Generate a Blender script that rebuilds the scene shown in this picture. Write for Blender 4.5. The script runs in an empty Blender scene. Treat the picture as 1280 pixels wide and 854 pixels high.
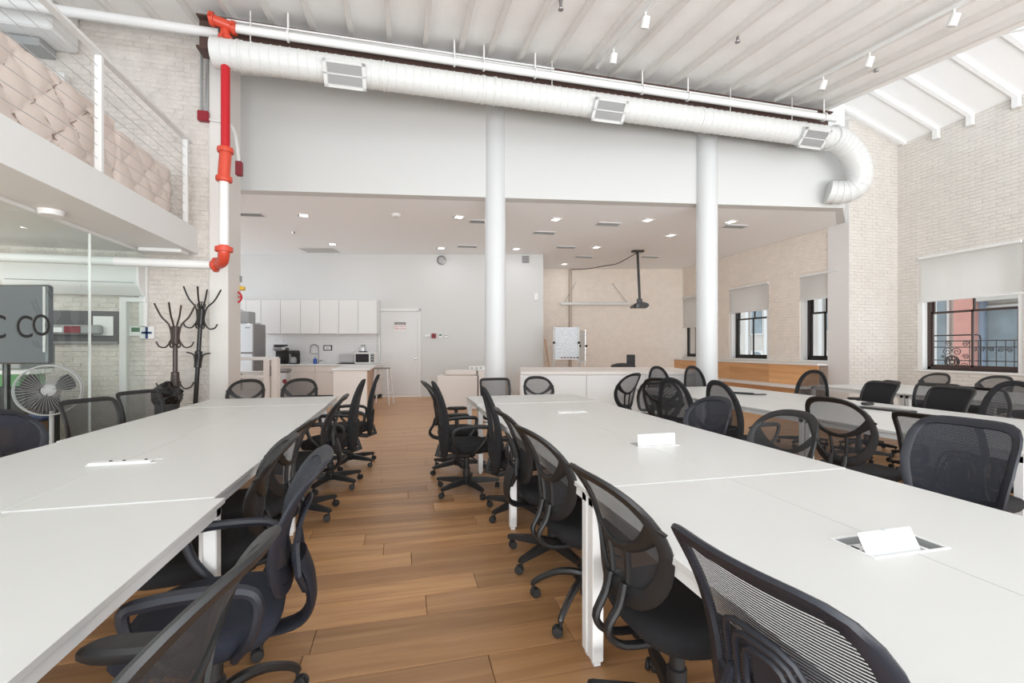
import bpy, math, random
from mathutils import Vector, Matrix
random.seed(7)
R = math.radians
C = bpy.context.scene.collection
# ------------------------------------------------------------------ camera
F, HY, EYE = 565.0, 436.0, 1.35
YAW = R(13.73)
CY, SY = math.cos(YAW), math.sin(YAW)
cam = bpy.data.cameras.new('camera'); cam.sensor_width = 36; cam.lens = F/1280*36
cam.shift_y = (HY-427)/1280; cam.clip_start = .05; cam.clip_end = 200
co = bpy.data.objects.new('camera', cam); C.objects.link(co)
co.location = (0, 0, EYE); co.rotation_euler = (R(90), 0, -YAW)
bpy.context.scene.camera = co
# ------------------------------------------------------------------ world and light
W = bpy.data.worlds.new('sky'); bpy.context.scene.world = W; W.use_nodes = True
bg = W.node_tree.nodes['Background']
bg.inputs[0].default_value = (.86, .93, 1, 1); bg.inputs[1].default_value = 2.2
vs = bpy.context.scene.view_settings
vs.view_transform = 'Standard'; vs.look = 'None'; vs.exposure = -0.06; vs.gamma = 1
vs.use_curve_mapping = False
bpy.context.scene.cycles.max_bounces = 10
bpy.context.scene.cycles.diffuse_bounces = 6
bpy.context.scene.cycles.transparent_max_bounces = 24
bpy.context.scene.cycles.sample_clamp_indirect = 6
def area(name, loc, rot, sx, sy, power, col=(1, 1, 1), spread=180):
    l = bpy.data.lights.new(name, 'AREA'); l.shape = 'RECTANGLE'; l.size = sx; l.size_y = sy
    l.energy = power; l.color = col; l.spread = R(spread)
    o = bpy.data.objects.new(name, l); C.objects.link(o); o.location = loc; o.rotation_euler = rot
    return o
# daylight of the tall street windows behind the photographer
area('front_window_daylight', (2.0, -6.5, 3.0), (R(90), 0, 0), 16, 5.0, 440, (1, .99, .98))
# low lamp tilted upwards, added to brighten the ceilings
area('ceiling_fill_light', (2.0, -4.5, .2), (R(122), 0, 0), 15, 2.0, 1080, (1, .99, .97))
# ------------------------------------------------------------------ projection helpers (room coordinates from the survey)
def cam2room(x, y): return (x*CY + y*SY, -x*SY + y*CY)
def pd(px, py, d):                    # point at depth d
    x = (px-640)/F*d; u, v = cam2room(x, d)
    return Vector((u, v, EYE-(py-HY)/F*d))
def pz(px, py, z):                    # point on the horizontal plane z
    return pd(px, py, (EYE-z)*F/(py-HY))
def ray(px):
    return cam2room((px-640)/F, 1.0)
def pv(px, py, v): return pd(px, py, v/ray(px)[1])
def pu(px, py, u): return pd(px, py, u/ray(px)[0])

# ------------------------------------------------------------------ materials
def newmat(name):
    m = bpy.data.materials.new(name); m.use_nodes = True
    return m, m.node_tree, m.node_tree.nodes['Principled BSDF']
def mat(name, col, rough=.5, metal=0, bump=0, bscale=60, var=0, vscale=3, spec=.5, detail=4):
    m, nt, p = newmat(name)
    p.inputs['Base Color'].default_value = (*col, 1); p.inputs['Roughness'].default_value = rough
    p.inputs['Metallic'].default_value = metal; p.inputs['Specular IOR Level'].default_value = spec
    if bump or var:
        tc = nt.nodes.new('ShaderNodeTexCoord')
    if var:
        n = nt.nodes.new('ShaderNodeTexNoise'); n.inputs['Scale'].default_value = vscale; n.inputs['Detail'].default_value = 6
        nt.links.new(tc.outputs['Object'], n.inputs['Vector'])
        r = nt.nodes.new('ShaderNodeValToRGB'); r.color_ramp.elements[0].position = .3; r.color_ramp.elements[1].position = .7
        r.color_ramp.elements[0].color = (*[c*(1-var) for c in col], 1); r.color_ramp.elements[1].color = (*[min(1, c*(1+var*.4)) for c in col], 1)
        nt.links.new(n.outputs['Fac'], r.inputs[0]); nt.links.new(r.outputs[0], p.inputs['Base Color'])
    if bump:
        n2 = nt.nodes.new('ShaderNodeTexNoise'); n2.inputs['Scale'].default_value = bscale; n2.inputs['Detail'].default_value = detail
        nt.links.new(tc.outputs['Object'], n2.inputs['Vector'])
        b = nt.nodes.new('ShaderNodeBump'); b.inputs['Strength'].default_value = bump; b.inputs['Distance'].default_value = .02
        nt.links.new(n2.outputs['Fac'], b.inputs['Height']); nt.links.new(b.outputs[0], p.inputs['Normal'])
    return m
M = {}
M['wall'] = mat('white_wall_paint', (.66, .665, .655), .6, bump=.05, bscale=25)
M['ceil'] = mat('ceiling_paint', (.94, .955, .965), .65, bump=.08, bscale=20)
M['deck'] = mat('roof_deck_paint', (.91, .905, .895), .6, bump=.15, bscale=12, var=.05, vscale=2)
M['joist'] = mat('joist_paint', (.72, .70, .675), .6, bump=.2, bscale=30)
M['brick'] = mat('cream_brick_paint', (.69, .655, .61), .6, bump=.35, bscale=40, var=.06, vscale=5)
M['brickw'] = mat('warm_brick_paint', (.83, .755, .68), .6, bump=.35, bscale=40, var=.06, vscale=5)
M['mortar'] = mat('mortar', (.60, .565, .52), .8, bump=.3, bscale=50)
M['mortarw'] = mat('warm_mortar', (.76, .68, .60), .8, bump=.3, bscale=50)
M['plaster'] = mat('rough_plaster', (.70, .655, .61), .75, bump=1.0, bscale=22, var=.12, vscale=6, detail=8)
M['trimw'] = mat('white_trim', (.77, .77, .76), .45)
M['desk'] = mat('desk_laminate', (.66, .66, .64), .36, bump=.02, bscale=200, var=.02, vscale=2)
M['deskedge'] = mat('desk_steel', (.80, .80, .79), .35)
M['plastic'] = mat('chair_plastic', (.014, .0135, .014), .5, bump=.05, bscale=300)
M['plasticb'] = mat('chair_plastic_blue', (.014, .0155, .023), .5, bump=.05, bscale=300)
M['seat'] = mat('seat_fabric', (.012, .012, .014), .9, bump=.4, bscale=500)
M['seatb'] = mat('seat_fabric_navy', (.016, .019, .032), .9, bump=.4, bscale=500)
M['rubber'] = mat('black_rubber', (.015, .015, .015), .55)
M['blackmetal'] = mat('black_metal', (.02, .018, .017), .3)
M['brownmetal'] = mat('bronze_metal', (.055, .038, .032), .35)
M['chrome'] = mat('chrome', (.75, .75, .76), .2, 1)
M['steel'] = mat('stainless', (.60, .61, .62), .32, .8)
M['steeld'] = mat('dark_stainless', (.28, .27, .27), .35, .6)
M['girder'] = mat('girder_paint', (.085, .045, .035), .6, bump=.2)
M['red'] = mat('red_paint', (.50, .012, .02), .3)
M['redo'] = mat('orange_red_paint', (.62, .07, .035), .35)
M['yellow'] = mat('yellow_paint', (.75, .48, .05), .4)
M['duct'] = mat('duct_paint', (.68, .69, .68), .4)
M['grille'] = mat('grille_metal', (.42, .42, .42), .5)
M['dark'] = mat('dark_void', (.03, .03, .03), .7)
M['sash'] = mat('black_sash', (.022, .018, .016), .35)
M['sash_brown'] = mat('brown_sash', (.055, .032, .026), .35)
M['shade'] = mat('roller_shade', (.88, .88, .87), .8)
M['tv'] = mat('tv_back', (.10, .11, .12), .3)
M['greyp'] = mat('grey_plastic', (.35, .36, .36), .5)
M['whitep'] = mat('white_plastic', (.80, .80, .79), .35)
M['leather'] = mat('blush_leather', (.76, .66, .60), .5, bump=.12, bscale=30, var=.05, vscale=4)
M['leatherd'] = mat('button_crease_shade', (.30, .22, .18), .7)  # dark tone for the buttons and the painted shade of the folds
M['beige'] = mat('pale_laminate', (.78, .73, .69), .4)
M['blue'] = mat('blue_plastic', (.04, .10, .38), .4)
M['navy'] = mat('navy_cloth', (.03, .06, .16), .8)
M['brownbox'] = mat('brown_veneer', (.16, .085, .05), .5)
M['bag'] = mat('crinkled_bag', (.008, .008, .009), .25, bump=1.0, bscale=25)
M['green'] = mat('green_print', (.10, .24, .10), .5)
M['paper'] = mat('paper', (.85, .85, .84), .6)
M['signblack'] = mat('sign_black', (.03, .03, .03), .5)
M['signred'] = mat('sign_red', (.55, .06, .07), .5)
M['signdkred'] = mat('sign_dark_red', (.22, .02, .03), .5)
M['signgreen'] = mat('sign_green', (.05, .16, .08), .5)
M['stone'] = mat('cream_stone', (.50, .465, .42), .8, bump=.2, bscale=6, var=.06)
M['redbrick'] = mat('pink_brick', (.55, .27, .22), .8, bump=.2, bscale=12, var=.08)
M['bluestone'] = mat('blue_paint', (.24, .30, .38), .7)
M['farglass'] = mat('far_glass', (.20, .24, .26), .2, var=.35, vscale=1.2)
M['stone2'] = mat('pale_stone', (.60, .585, .56), .8)
M['asphalt'] = mat('asphalt', (.25, .25, .25), .8, var=.1)
M['tile'] = mat('white_tile', (.80, .80, .80), .15)
M['screen'] = mat('dark_screen', (.02, .02, .025), .15)
def emis(name, col, s):
    m, nt, p = newmat(name)
    p.inputs['Base Color'].default_value = (*col, 1); p.inputs['Emission Color'].default_value = (*col, 1)
    p.inputs['Emission Strength'].default_value = s
    return m
M['lamp'] = emis('lamp_face', (1, 1, .98), 2.5)
def glassmat(name, tint, refl=1.0, ior=1.5):
    m = bpy.data.materials.new(name); m.use_nodes = True; nt = m.node_tree; nt.nodes.clear()
    o = nt.nodes.new('ShaderNodeOutputMaterial'); mx = nt.nodes.new('ShaderNodeMixShader')
    t = nt.nodes.new('ShaderNodeBsdfTransparent'); t.inputs[0].default_value = (*tint, 1)
    g = nt.nodes.new('ShaderNodeBsdfGlossy'); g.inputs['Roughness'].default_value = 0
    g.inputs[0].default_value = (refl, refl, refl, 1)
    f = nt.nodes.new('ShaderNodeFresnel'); f.inputs[0].default_value = ior
    ge = nt.nodes.new('ShaderNodeNewGeometry'); iv = nt.nodes.new('ShaderNodeMath'); iv.operation = 'SUBTRACT'; iv.inputs[0].default_value = 1; nt.links.new(ge.outputs['Backfacing'], iv.inputs[1])
    ml = nt.nodes.new('ShaderNodeMath'); ml.operation = 'MULTIPLY'; nt.links.new(f.outputs[0], ml.inputs[0]); nt.links.new(iv.outputs[0], ml.inputs[1])   # only the entry face of a pane reflects
    nt.links.new(ml.outputs[0], mx.inputs[0]); nt.links.new(t.outputs[0], mx.inputs[1]); nt.links.new(g.outputs[0], mx.inputs[2])
    nt.links.new(mx.outputs[0], o.inputs[0]); return m
M['glass'] = glassmat('window_glass', (.97, .98, .98), .8)
M['partglass'] = glassmat('partition_glass', (.93, .965, .95), 1.0, 1.3)
def meshmat(name, col, scale, duty, base=.25, axis='Z'):   # axis X: horizontal ribs only
    # woven net: opaque threads with open gaps
    m, nt, p = newmat(name)
    p.inputs['Base Color'].default_value = (*col, 1); p.inputs['Roughness'].default_value = .7
    tc = nt.nodes.new('ShaderNodeTexCoord'); sp = nt.nodes.new('ShaderNodeSeparateXYZ')
    nt.links.new(tc.outputs['Object'], sp.inputs[0])
    def stripes(out, sc, du):
        a = nt.nodes.new('ShaderNodeMath'); a.operation = 'MULTIPLY'; a.inputs[1].default_value = sc; nt.links.new(out, a.inputs[0])
        f = nt.nodes.new('ShaderNodeMath'); f.operation = 'FRACT'; nt.links.new(a.outputs[0], f.inputs[0])
        l = nt.nodes.new('ShaderNodeMath'); l.operation = 'LESS_THAN'; l.inputs[1].default_value = du; nt.links.new(f.outputs[0], l.inputs[0])
        return l.outputs[0]
    s1 = stripes(sp.outputs['Z'], scale, duty); s2 = (stripes(sp.outputs['X'], scale, duty) if axis != 'X' else s1)
    mx = nt.nodes.new('ShaderNodeMath'); mx.operation = 'MAXIMUM'; nt.links.new(s1, mx.inputs[0]); nt.links.new(s2, mx.inputs[1])
    mr = nt.nodes.new('ShaderNodeMapRange'); mr.inputs['To Min'].default_value = base; mr.inputs['To Max'].default_value = 1
    nt.links.new(mx.outputs[0], mr.inputs[0]); nt.links.new(mr.outputs[0], p.inputs['Alpha'])
    return m
M['net'] = meshmat('black_net', (.030, .030, .033), 260, .45, .12, 'XZ')
M['netslat'] = meshmat('ribbed_net', (.022, .023, .030), 130, .64, .05, 'X')
M['netopen'] = meshmat('open_net', (.030, .030, .033), 260, .32, .12, 'XZ')
M['netnavy'] = meshmat('navy_net', (.020, .022, .032), 200, .62, .45, 'XZ')
def woodmat(name, c1, c2, rough=.35, along=0, grain=9):
    m, nt, p = newmat(name)
    tc = nt.nodes.new('ShaderNodeTexCoord'); oi = nt.nodes.new('ShaderNodeObjectInfo')
    mp = nt.nodes.new('ShaderNodeMapping'); s = [grain*3.2]*3; s[along] = grain*.22; mp.inputs['Scale'].default_value = s
    add = nt.nodes.new('ShaderNodeVectorMath'); add.operation = 'ADD'
    mul = nt.nodes.new('ShaderNodeVectorMath'); mul.operation = 'SCALE'; mul.inputs[0].default_value = (7.3, 13.1, 3.7)
    nt.links.new(oi.outputs['Random'], mul.inputs['Scale']); nt.links.new(tc.outputs['Object'], add.inputs[0]); nt.links.new(mul.outputs[0], add.inputs[1])
    nt.links.new(add.outputs[0], mp.inputs[0])
    n = nt.nodes.new('ShaderNodeTexNoise'); n.inputs['Scale'].default_value = 1; n.inputs['Detail'].default_value = 7; n.inputs['Distortion'].default_value = 1.4
    nt.links.new(mp.outputs[0], n.inputs['Vector'])
    r = nt.nodes.new('ShaderNodeValToRGB'); r.color_ramp.elements[0].position = .28; r.color_ramp.elements[1].position = .72
    r.color_ramp.elements[0].color = (*c1, 1); r.color_ramp.elements[1].color = (*c2, 1); nt.links.new(n.outputs['Fac'], r.inputs[0])
    hs = nt.nodes.new('ShaderNodeHueSaturation'); mr = nt.nodes.new('ShaderNodeMapRange'); mr.inputs['To Min'].default_value = .74; mr.inputs['To Max'].default_value = 1.22
    nt.links.new(oi.outputs['Random'], mr.inputs[0]); nt.links.new(mr.outputs[0], hs.inputs['Value']); nt.links.new(r.outputs[0], hs.inputs['Color'])
    nt.links.new(hs.outputs[0], p.inputs['Base Color']); p.inputs['Roughness'].default_value = rough
    b = nt.nodes.new('ShaderNodeBump'); b.inputs['Strength'].default_value = .12; b.inputs['Distance'].default_value = .01
    nt.links.new(n.outputs['Fac'], b.inputs['Height']); nt.links.new(b.outputs[0], p.inputs['Normal'])
    return m
M['floor'] = woodmat('oak_planks', (.35, .168, .068), (.58, .325, .150), .36, 0, 3.2)
M['bench'] = woodmat('bench_plywood', (.52, .25, .10), (.68, .38, .18), .4, 1, 2.0)
M['woodside'] = woodmat('side_veneer', (.42, .24, .13), (.55, .34, .2), .5, 2, 2.0)

# ------------------------------------------------------------------ mesh builder
class MB:
    def __init__(s): s.v = []; s.f = []; s.T = Matrix.Identity(4)
    def add(s, vs, fs):
        n = len(s.v); s.v += [tuple(s.T @ Vector(p)) for p in vs]; s.f += [tuple(i+n for i in q) for q in fs]; return s
    def box(s, a, b):
        x0, y0, z0 = [min(a[i], b[i]) for i in range(3)]; x1, y1, z1 = [max(a[i], b[i]) for i in range(3)]
        return s.add([(x0,y0,z0),(x1,y0,z0),(x1,y1,z0),(x0,y1,z0),(x0,y0,z1),(x1,y0,z1),(x1,y1,z1),(x0,y1,z1)],
                     [(0,3,2,1),(4,5,6,7),(0,1,5,4),(1,2,6,5),(2,3,7,6),(3,0,4,7)])
    def bbox(s, a, b, r=.01):      # box with chamfered edges
        x0, y0, z0 = [min(a[i], b[i]) for i in range(3)]; x1, y1, z1 = [max(a[i], b[i]) for i in range(3)]
        r = min(r, (x1-x0)*.45, (y1-y0)*.45, (z1-z0)*.45)
        rings = []
        def ring(ix, z): return [(x0+ix+r,y0+ix,z),(x1-ix-r,y0+ix,z),(x1-ix,y0+ix+r,z),(x1-ix,y1-ix-r,z),(x1-ix-r,y1-ix,z),(x0+ix+r,y1-ix,z),(x0+ix,y1-ix-r,z),(x0+ix,y0+ix+r,z)]
        return s.loft([ring(r*.9, z0), ring(0, z0+r), ring(0, z1-r), ring(r*.9, z1)])
    def loft(s, rings, caps=True, closed=True):
        n = len(rings[0]); vs = [p for r in rings for p in r]; fs = []
        for i in range(len(rings)-1):
            for j in range(n if closed else n-1):
                k = (j+1) % n; fs.append((i*n+j, i*n+k, (i+1)*n+k, (i+1)*n+j))
        if caps: fs.append(tuple(range(n-1, -1, -1))); fs.append(tuple((len(rings)-1)*n+j for j in range(n)))
        return s.add(vs, fs)
    def tube(s, pts, r, n=8, closed=False, flat=1.0, up=None):
        pts = [Vector(p) for p in pts]; m = len(pts); rings = []
        rr = r if isinstance(r, (list, tuple)) else [r]*m
        prev = None
        for i, p in enumerate(pts):
            if closed: t = pts[(i+1) % m]-pts[i-1]
            else: t = pts[min(i+1, m-1)]-pts[max(i-1, 0)]
            t.normalize()
            if prev is None:
                a = Vector(up) if up else (Vector((0,0,1)) if abs(t.z) < .9 else Vector((1,0,0)))
            else: a = prev
            a = a-t*a.dot(t)
            if a.length < 1e-5: a = Vector((1,0,0))-t*t.x
            a.normalize(); prev = a; b = t.cross(a)
            rings.append([tuple(p+a*(math.cos(2*math.pi*k/n)*rr[i]*flat)+b*(math.sin(2*math.pi*k/n)*rr[i])) for k in range(n)])
        if closed: rings.append(rings[0])
        return s.loft(rings, caps=not closed)
    def stube(s, pts, r, n=8, sub=4, **k):
        P = [Vector(p) for p in pts]; m = len(P); rr = r if isinstance(r, (list, tuple)) else [r]*m; o, ro = [], []
        for i in range(m-1):
            a, b, c, d = P[max(i-1,0)], P[i], P[i+1], P[min(i+2,m-1)]
            for j in range(sub):
                t = j/sub; o.append(.5*((2*b)+(c-a)*t+(2*a-5*b+4*c-d)*t*t+(3*b-a-3*c+d)*t**3)); ro.append(rr[i]*(1-t)+rr[i+1]*t)
        return s.tube(o+[P[-1]], ro+[rr[-1]], n, **k)
    def cyl(s, a, b, r, n=12, r2=None): return s.tube([a, b], [r, r if r2 is None else r2], n)
    def lathe(s, prof, c=(0,0,0), n=16, axis='Z'):
        rings = []
        for r, h in prof:
            rg = []
            for k in range(n):
                a = 2*math.pi*k/n; x, y = r*math.cos(a), r*math.sin(a)
                p = {'Z': (x, y, h), 'Y': (x, h, -y), 'X': (h, x, y)}[axis]
                rg.append((c[0]+p[0], c[1]+p[1], c[2]+p[2]))
            rings.append(rg)
        return s.loft(rings)
    def prism(s, poly, z0, z1):
        return s.loft([[(x, y, z0) for x, y in poly], [(x, y, z1) for x, y in poly]])
    def build(s, name, m, parent=None, smooth=True, angle=35):
        me = bpy.data.meshes.new(name); me.from_pydata(s.v, [], s.f); me.validate(); me.update()
        if isinstance(m, str): m = M[m]
        me.materials.append(m)
        if smooth:
            me.polygons.foreach_set('use_smooth', [True]*len(me.polygons)); me.set_sharp_from_angle(angle=R(angle))
        o = bpy.data.objects.new(name, me); C.objects.link(o)
        if parent: o.parent = parent
        return o
def nrm(o):      # make normals consistent
    import bmesh
    b = bmesh.new(); b.from_mesh(o.data); bmesh.ops.recalc_face_normals(b, faces=b.faces); b.to_mesh(o.data); b.free(); return o
def tag(o, label=None, cat=None, group=None, kind=None):
    if label: o['label'] = label
    if cat: o['category'] = cat
    if group: o['group'] = group
    if kind: o['kind'] = kind
    return o
def empty(name, loc=(0,0,0), rz=0, label=None, cat=None, group=None, kind=None):
    o = bpy.data.objects.new(name, None); o.empty_display_size = .1; C.objects.link(o); o.location = loc; o.rotation_euler = (0, 0, rz)
    return tag(o, label, cat, group, kind)
def struct(o, label=None): return tag(o, label, kind='structure')
def copy_tree(o, parent=None):
    c = o.copy(); C.objects.link(c); c.parent = parent
    for ch in list(o.children): copy_tree(ch, c)
    return c
def text(name, s, size, m, parent, loc, rot, ext=.0008, ax='CENTER'):
    cu = bpy.data.curves.new(name, 'FONT'); cu.body = s; cu.size = size; cu.extrude = ext; cu.align_x = ax; cu.align_y = 'CENTER'
    tmp = bpy.data.objects.new(name+'_curve', cu); C.objects.link(tmp); dg = bpy.context.evaluated_depsgraph_get()
    me = bpy.data.meshes.new_from_object(tmp.evaluated_get(dg)); bpy.data.objects.remove(tmp)
    me.materials.clear(); me.materials.append(M[m]); o = bpy.data.objects.new(name, me); C.objects.link(o); o.location = loc; o.rotation_euler = rot
    if parent: o.parent = parent
    return o

# ================================================================== FLOOR
fl = MB().box((-7, -3, -.06), (11.5, 17, -.012)).build('floor', mat('subfloor', (.06, .035, .02), .8)); struct(fl, 'warm oak plank floor with wide boards across the room')
PW = .185
nonnear = MB()
rowi = 0; v = .30
pm = {}
while v < 16.6:
    off = random.random()*1.7
    u = -6.5 - off
    while u < 11.2:
        L = random.choice((1.2, 1.6, 1.9, 2.1))
        a, b = u+.0015, u+L-.0015
        near = v < 4.6 and b > -1.6 and a < 2.2
        if near:
            if L not in pm:
                tmp = MB().bbox((0, 0, -.012), (L-.003, PW-.003, 0), .0015).build('plank_mesh', 'floor'); pm[L] = tmp.data
                bpy.data.objects.remove(tmp)
            o = bpy.data.objects.new('plank', pm[L]); C.objects.link(o); o.parent = fl; o.location = (a, v+.0015, random.uniform(-.0008, 0))
        else:
            nonnear.box((a, v+.0015, -.012), (b, v+PW-.0015, -.0005))
        u += L
    v += PW
fb = nonnear.build('floor_boards', 'floor', fl); fb['kind'] = 'stuff'

# ================================================================== WALLS
ZC = 4.0
def brickwall(m, axis, c, a0, a1, z0, z1, holes, facing, parent, bl=.20, bh=.067, top=None):
    """painted bricks standing proud of a mortar bed; axis 'u' wall plane X=c, 'v' plane Y=c"""
    mb = MB(); z = z0; row = 0; g = .008
    while z < z1:
        a = a0 - (bl/2 if row % 2 else 0)
        while a < a1:
            s0, s1 = max(a+g/2, a0), min(a+bl-g/2, a1); t0, t1 = z+g/2, min(z+bh-g/2, z1)
            a += bl
            if s1-s0 < .02: continue
            ok = True
            for (h0, h1, k0, k1) in holes:
                if s1 > h0 and s0 < h1 and t1 > k0 and t0 < k1:
                    if s0 < h0 < s1 and h0-s0 > .03: s1 = h0
                    elif s0 < h1 < s1 and s1-h1 > .03: s0 = h1
                    else: ok = False
            if top and t1 > top(.5*(s0+s1)): ok = False
            if not ok: continue
            p = .004+random.random()*.006
            q = (facing*p)
            r = .004
            if axis == 'u':
                vs = [(c,s0,t0),(c,s1,t0),(c,s1,t1),(c,s0,t1),(c+q,s0+r,t0+r),(c+q,s1-r,t0+r),(c+q,s1-r,t1-r),(c+q,s0+r,t1-r)]
            else:
                vs = [(s0,c,t0),(s1,c,t0),(s1,c,t1),(s0,c,t1),(s0+r,c+q,t0+r),(s1-r,c+q,t0+r),(s1-r,c+q,t1-r),(s0+r,c+q,t1-r)]
            mb.add(vs, [(4,5,6,7),(0,1,5,4),(1,2,6,5),(2,3,7,6),(3,0,4,7)])
        z += bh; row += 1
    o = mb.build('bricks', m, parent, smooth=False); o['kind'] = 'stuff'; nrm(o); return o
def wallbox(name, axis, c0, c1, a0, a1, z0, z1, holes, m):
    mb = MB(); A = sorted(set([a0, a1]+[h for q in holes for h in q[:2]])); Z = sorted(set([z0, z1]+[h for q in holes for h in q[2:]]))
    for i in range(len(A)-1):
        for j in range(len(Z)-1):
            am, zm = (A[i]+A[i+1])/2, (Z[j]+Z[j+1])/2
            if any(h[0] < am < h[1] and h[2] < zm < h[3] for h in holes): continue
            if axis == 'u': mb.box((c0, A[i], Z[j]), (c1, A[i+1], Z[j+1]))
            else: mb.box((A[i], c0, Z[j]), (A[i+1], c1, Z[j+1]))
    return mb.build(name, m, smooth=False)
# --- right wall with the wide sash window
XR = 10.34
def vspan(p0, p1, X):  # world Y of two pixel columns on plane X
    return sorted((pu(p0, 400, X).y, pu(p1, 400, X).y))
RW = vspan(1148, 1279, XR); RZ = (pu(1160, 462, XR).z, pu(1151, 322, XR).z)
holesR = [(RW[0], RW[1], RZ[0], RZ[1])]
wr = wallbox('wall_right', 'u', XR, XR+.40, -1.0, 7.9, 0, 6.2, holesR, 'mortar'); struct(wr, 'cream painted brick wall on the right with one wide window')
brickwall('brick', 'u', XR, -1.0, 7.46, 0, 6.0, holesR, -1, wr)
# --- short brick wall facing the room, and square pier at its left end
XP1 = pv(1062, 400, 7.46).x; YP2 = XP1*ray(1036)[1]/ray(1036)[0]
wf = wallbox('wall_back', 'v', 7.46, 7.9, XP1, XR, 0, 7.0, [], 'mortar'); struct(wf, 'cream painted brick return wall beside the wide window')
brickwall('brick', 'v', 7.46, XP1, XR, 0, 6.9, [], -1, wf)
pier = MB().box((XP1-.01, 7.462, 0), (XP1+.3, YP2+.02, ZC+3)).build('wall_pier', mat('pier_paint', (.76, .74, .73), .5)); struct(pier, 'smooth pale pier at the end of the brick return wall')
# --- far window wall
XW = XP1+.02
VB = XW*ray(847)[1]/ray(847)[0]
w_open = []
for (a, b, zt, zb) in ((852, 877, 352, 447), (912, 961, 342, 449), (1000, 1050, 330, 455)):
    y0, y1 = vspan(a, b, XW)
    w_open.append([y0, y1])
WZ0, WZ1 = 1.09, 3.05
holesW = [(y0, y1, WZ0, WZ1) for y0, y1 in w_open]
ww = wallbox('wall_windows', 'u', XW, XW+.35, YP2, VB+1, 0, ZC+.3, holesW, 'mortarw'); struct(ww, 'warm cream brick wall with three tall sash windows')
brickwall('brickw', 'u', XW, YP2, VB+.2, .9, ZC, holesW, -1, ww)
# --- frontal walls at the back (parallel to the picture): kitchen wall and brick wall, built in a turned frame
BK = Matrix.Rotation(-YAW, 4, 'Z')
def bk(px, py, d): return Vector(((px-640)/F*d, d, EYE-(py-HY)/F*d))     # turned frame coordinates
def tb(o): o.matrix_world = BK @ o.matrix_world; return o
def bkempty(name, loc, **k): o = empty(name, BK @ Vector(loc), -YAW, **k); return o
DK, DB = 12.7, 15.0
kx0, kx1 = bk(200, 0, DK).x, bk(679, 0, DK).x
ds = (bk(475, 0, DK).x, bk(524.5, 0, DK).x, bk(0, 389, DK).z)
wk = wallbox('wall_kitchen', 'v', DK, DK+.2, kx0, kx1, 0, ZC+.1, [(ds[0], ds[1], -.1, ds[2])], 'wall'); tb(wk); struct(wk, 'plain white wall behind the kitchenette and door')
wk2 = MB().box((kx1-.2, DK+.2, 0), (kx1, DB+.2, ZC+.1)).build('wall_corner', 'wall'); tb(wk2); struct(wk2)
bx0, bx1 = kx1-.1, bk(860, 0, DB).x
wb = MB().box((bx0, DB, 0), (bx1+.5, DB+.2, ZC+.1)).build('wall_far', 'mortarw', smooth=False); tb(wb); struct(wb, 'warm cream painted brick wall at the far end')
bw = brickwall('brickw', 'v', DB, bx0, bx1, .5, ZC, [], -1, None); tb(bw)
bw.parent = wb; bw.matrix_parent_inverse = wb.matrix_world.inverted(); bw.matrix_world = wb.matrix_world.copy()
# --- left plaster wall and its smooth end
YL = 7.32
xl1 = pv(286, 400, YL).x; xl0 = pv(262, 400, YL).x
wl = MB().box((-8.5, YL, 0), (xl0, YL+.5, 7)).build('wall_left', 'plaster'); struct(wl, 'rough grey painted plaster wall on the left')
we = MB().bbox((xl0, YL-.03, 0), (xl1, YL+.5, 7), .01).build('wall_end', mat('end_paint', (.74, .71, .68), .55, bump=.15, bscale=20)); struct(we, 'smooth pale end strip of the left plaster wall')
brickwall('plaster', 'v', YL, -6.6, xl0, .3, 6.0, [], -1, wl)
# --- soffit (upper wall) : slightly skewed
A = pd(286, 237, 7.52); B = pd(881, 255, 8.27); dv = (B-A); dv.z = 0; dv.normalize()
nv = Vector((-dv.y, dv.x, 0))
ang = math.atan2(dv.y, dv.x)
_a = A.x*ray(1056)[1]-A.y*ray(1056)[0]; SE = -_a/(dv.x*ray(1056)[1]-dv.y*ray(1056)[0]); E_ = A+dv*SE
sw = MB().box((-1.2, 0, ZC), (SE, .22, 7.2)).build('wall_upper', 'wall'); sw.location = (A.x, A.y, 0); sw.rotation_euler = (0, 0, ang)
struct(sw, 'tall white upper wall above the lower ceiling')
_nx = (nv*.218).xy
rw = MB().prism([(E_.x-.03,E_.y+.01),(XP1,7.55),(XP1,7.75),(E_.x+_nx[0],E_.y+_nx[1])], ZC-.002, 7.2).build('wall_return', 'wall'); nrm(rw); struct(rw)
# --- lower ceiling
_n = nv*.215
p = [(A.x-dv.x*1.2+_n.x, A.y-dv.y*1.2+_n.y), (E_.x+_n.x, E_.y+_n.y), (XP1+.05, 7.74), (11.2, 9), (11.2, 19), (-9, 19), (-9, 9)]
lc = MB().prism(p, ZC, ZC+.12).build('ceiling_lower', 'ceil'); nrm(lc); struct(lc, 'flat white lower ceiling with recessed lights')
# glass room ceiling/slab : mezzanine
XS = -2.82
zs0, zs1 = 2.695, 3.06
slab = MB().bbox((-9, -1.0, zs0), (XS, YL, zs1), .004).build('trim_mezzanine', 'trimw'); struct(slab, 'white edge slab of the mezzanine floor')

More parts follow.
